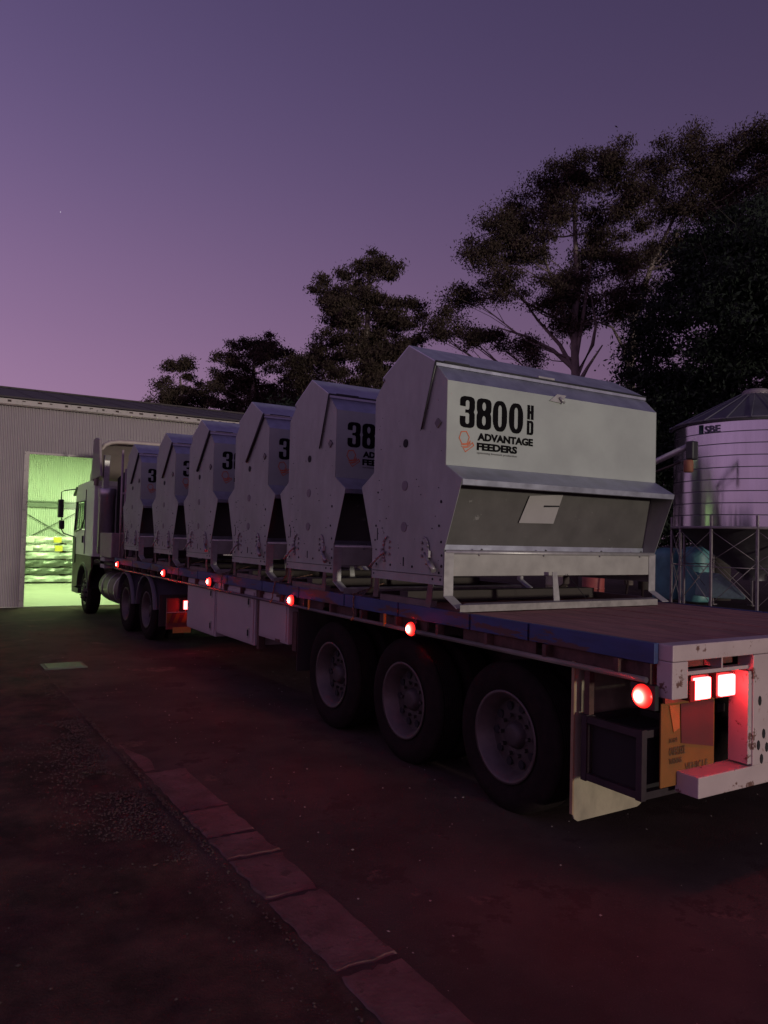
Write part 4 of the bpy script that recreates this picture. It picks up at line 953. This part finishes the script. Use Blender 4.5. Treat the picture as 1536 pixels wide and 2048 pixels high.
    part(MB().box(.02, .08, -.33, .40, .0, .05), 'end_skid', mat('end_skid_steel', (.15, .11, .10), .7, .1, var=.4)); part(MB().box(FL-.08, FL-.02, -.40, .40, .0, .05), 'end_skid', MATS['end_skid_steel'])
    for y in (-.36, .42):
        part(MB().add([(-.005, y-.03, .18), (-.005, y+.03, .18), (.02, y+.10, .02), (.02, y+.02, .02), (.0, y-.03, .18), (.0, y+.03, .18), (.026, y+.10, .02), (.026, y+.02, .02)],
            [(0, 1, 2, 3), (4, 7, 6, 5), (0, 4, 5, 1), (1, 5, 6, 2), (2, 6, 7, 3), (3, 7, 4, 0)]), 'foot_plate', MATS['end_skid_steel'])
    part(MB().box(.10, FL-.10, .10, .22, .0, .09), 'bearer_timber', barkd)
    # latch at the top of the sign panel
    la = MB(); la.prism([(1.02, 1.665), (1.10, 1.725), (1.20, 1.725), (1.15, 1.655)], -BW-.012, -BW-.001, 'y'); la.tube([(1.12, -BW-.02, 1.70), (1.16, -BW-.035, 1.655)], .010, 6)
    part(la, 'latch', galv_b)
    part(MB().tube([(1.30, -.69, .07), (1.235, -.535, .26)], .003, 4), 'wire', dark)
    part(MB().box(1.22, 1.30, -.60, -.594, .05, .27, Matrix.Rotation(.10, 4, 'Y')), 'stop_arm', galv_b) if False else part(MB().prism([(1.02, .045), (1.085, .045), (1.05, .28), (1.00, .28)], -.612, -.606, 'y'), 'stop_arm', galv_b)
    # plate tag on the hopper side under the hood
    def hp(x, z, d=0.):
        t_ = (1.06-z)/(1.06-.415); return (x, -(.500-.125*t_)-.012-d, z)
    tg = MB(); q4 = [(.865, .885), (1.225, .91), (1.165, .67), (.79, .665)]
    tg.add([hp(*p) for p in q4]+[hp(*p, .004) for p in q4], [(0, 1, 2, 3), (4, 7, 6, 5), (0, 4, 5, 1), (1, 5, 6, 2), (2, 6, 7, 3), (3, 7, 4, 0)])
    tgo = part(tg, 'instruction_plate', paper)
    tg2 = MB(); q4 = [(1.03, .815), (1.20, .820), (1.197, .808), (1.028, .800)]; tg2.add([hp(*p, .007) for p in q4]+[hp(*p, .005) for p in q4], [(0, 1, 2, 3), (4, 7, 6, 5), (0, 4, 5, 1), (1, 5, 6, 2), (2, 6, 7, 3), (3, 7, 4, 0)])
    part(tg2, 'plate_slot', dark, tgo)
    # lettering
    to3 = lambda x, z, d: Vector((x, -BW-.0025-d, z)); P_ = [p for p in f.children if p.name.startswith('sign_panel')][0]
    x = .120
    for ch, (gx, gw_) in zip('3800', ((.120, .140), (.279, .142), (.437, .142), (.600, .145))):
        glyph_mesh('lettering', glyph(ch, gx, 1.365, gw_, .238), to3, ink, P_)
    glyph_mesh('lettering', glyph('H', .789, 1.490, .066, .115), to3, ink, P_); glyph_mesh('lettering', glyph('D', .787, 1.367, .068, .113), to3, ink, P_)
    text_mesh('lettering', 'ADVANTAGE', (.290, .853, 1.277, 1.337), to3, ink, P_, .05)
    text_mesh('lettering', 'FEEDERS', (.286, .689, 1.203, 1.262), to3, ink, P_, .05)
    text_mesh('lettering', 'optimising livestock production', (.288, .686, 1.172, 1.192), to3, mat('grey_print', (.10, .09, .09), .6), P_, 0)
    cx_, cz_ = .165, 1.288; hx = lambda r, k: [(cx_+r*math.cos(PI/3*i+k)*.95, cz_+r*1.05*math.sin(PI/3*i+k)) for i in range(6)]
    shapes = [hx(.055, .12), hx(.046, .12)]
    for d0, th in ((.0, .006), (.014, .006)):
        shapes.append([(.135+d0*.1, 1.238-d0), (.190, 1.238-d0), (.222, 1.272-d0), (.226, 1.264-d0), (.193, 1.238-th-d0), (.139+d0*.1, 1.238-th-d0)])
    shapes.append([(.150, 1.214), (.205, 1.222), (.245, 1.262), (.262, 1.235), (.178, 1.178)]); shapes.append([(.160, 1.209), (.206, 1.216), (.244, 1.250), (.252, 1.236), (.180, 1.187)])
    glyph_mesh('logo', shapes, to3, orange, P_)
    return f
fA = make_feeder(0, 5); fB = make_feeder(1, 6)
labs = ['nearest galvanised grain feeder, whole lettered front panel in view, plate under its hood',
        'second galvanised grain feeder from the tail, showing digits 38 and a black lid hinge',
        'third galvanised grain feeder from the tail, thick black seal slanting down its lid',
        'fourth galvanised grain feeder from the tail, above the white toolboxes',
        'fifth galvanised grain feeder from the tail, over the tractor rear lamp',
        'farthest galvanised grain feeder, standing directly behind the truck cab']
for k, y in enumerate((2.462, 4.19, 5.78, 7.60, 9.33, 11.30)):
    src_ = fA if k < 2 else fB
    f = src_ if k in (0, 2) else copy_tree(src_)
    f.location = (-.04+random.uniform(-.006, .006)*(k > 0), y, DZ+.002); tag(f, labs[k], 'feeder', 'grain feeders loaded on the trailer')
for o in bpy.data.objects:
    if '_local' in o: del o['_local']
# tie-down chains from the feeder skids to the rope rail
for k, (y, a) in enumerate(((3.28, .12), (4.98, -.10), (6.63, .08), (8.45, .06))):
    t = thing('tie_down_chain', ['rusty tie-down chain hooked to the rail beside the nearest feeder', 'rusty tie-down chain hooked to the rail between second and third feeders', 'rusty tie-down chain hooked to the rail between third and fourth feeders', 'rusty tie-down chain hooked to the rail between fourth and fifth feeders'][k], 'chain', (0, y, DZ), group='tie-down chains along the side rail')
    P0, P1, P2 = Vector((.35, y+a, DZ+.10)), Vector((-.045, y-.05*a, DZ+.014)), Vector((-.062, y-a*.4, DZ-.19))
    cm = mat('rusty_chain', (.22, .12, .08), .5, .6)
    for (u, v) in ((P0, P1), (P1, P2)):
        n_ = int((v-u).length/.034)
        for i in range(n_):
            p, q = u.lerp(v, i/n_), u.lerp(v, (i+1.25)/n_); MB().tube([p, p.lerp(q, .5)+Vector((0, .006 if i % 2 else -.006, .003)), q], .0065, 5).build('chain_link', cm, t)
    MB().tube([P2+Vector((0, 0, .01)), P2+Vector((-.012, .012, -.015)), P2+Vector((-.004, .03, -.02)), P2+Vector((0, .034, .0))], .007, 6).build('hook', mat('orange_hook', (.5, .16, .04), .5), t)

# tiny bright star
s_ = at(121, 424, 2000); b = MB(); b.lathe([(-.7, 0), (-.5, .5), (0, .7), (.5, .5), (.7, 0)], s_, 'z', 8)
st = b.build('star', mat('starlight', (.8, .8, .8), .5, emit=(.9, .9, 1.), estr=1.2), loc=s_); tag(st, 'single faint star in the purple sky above the shed', 'star')
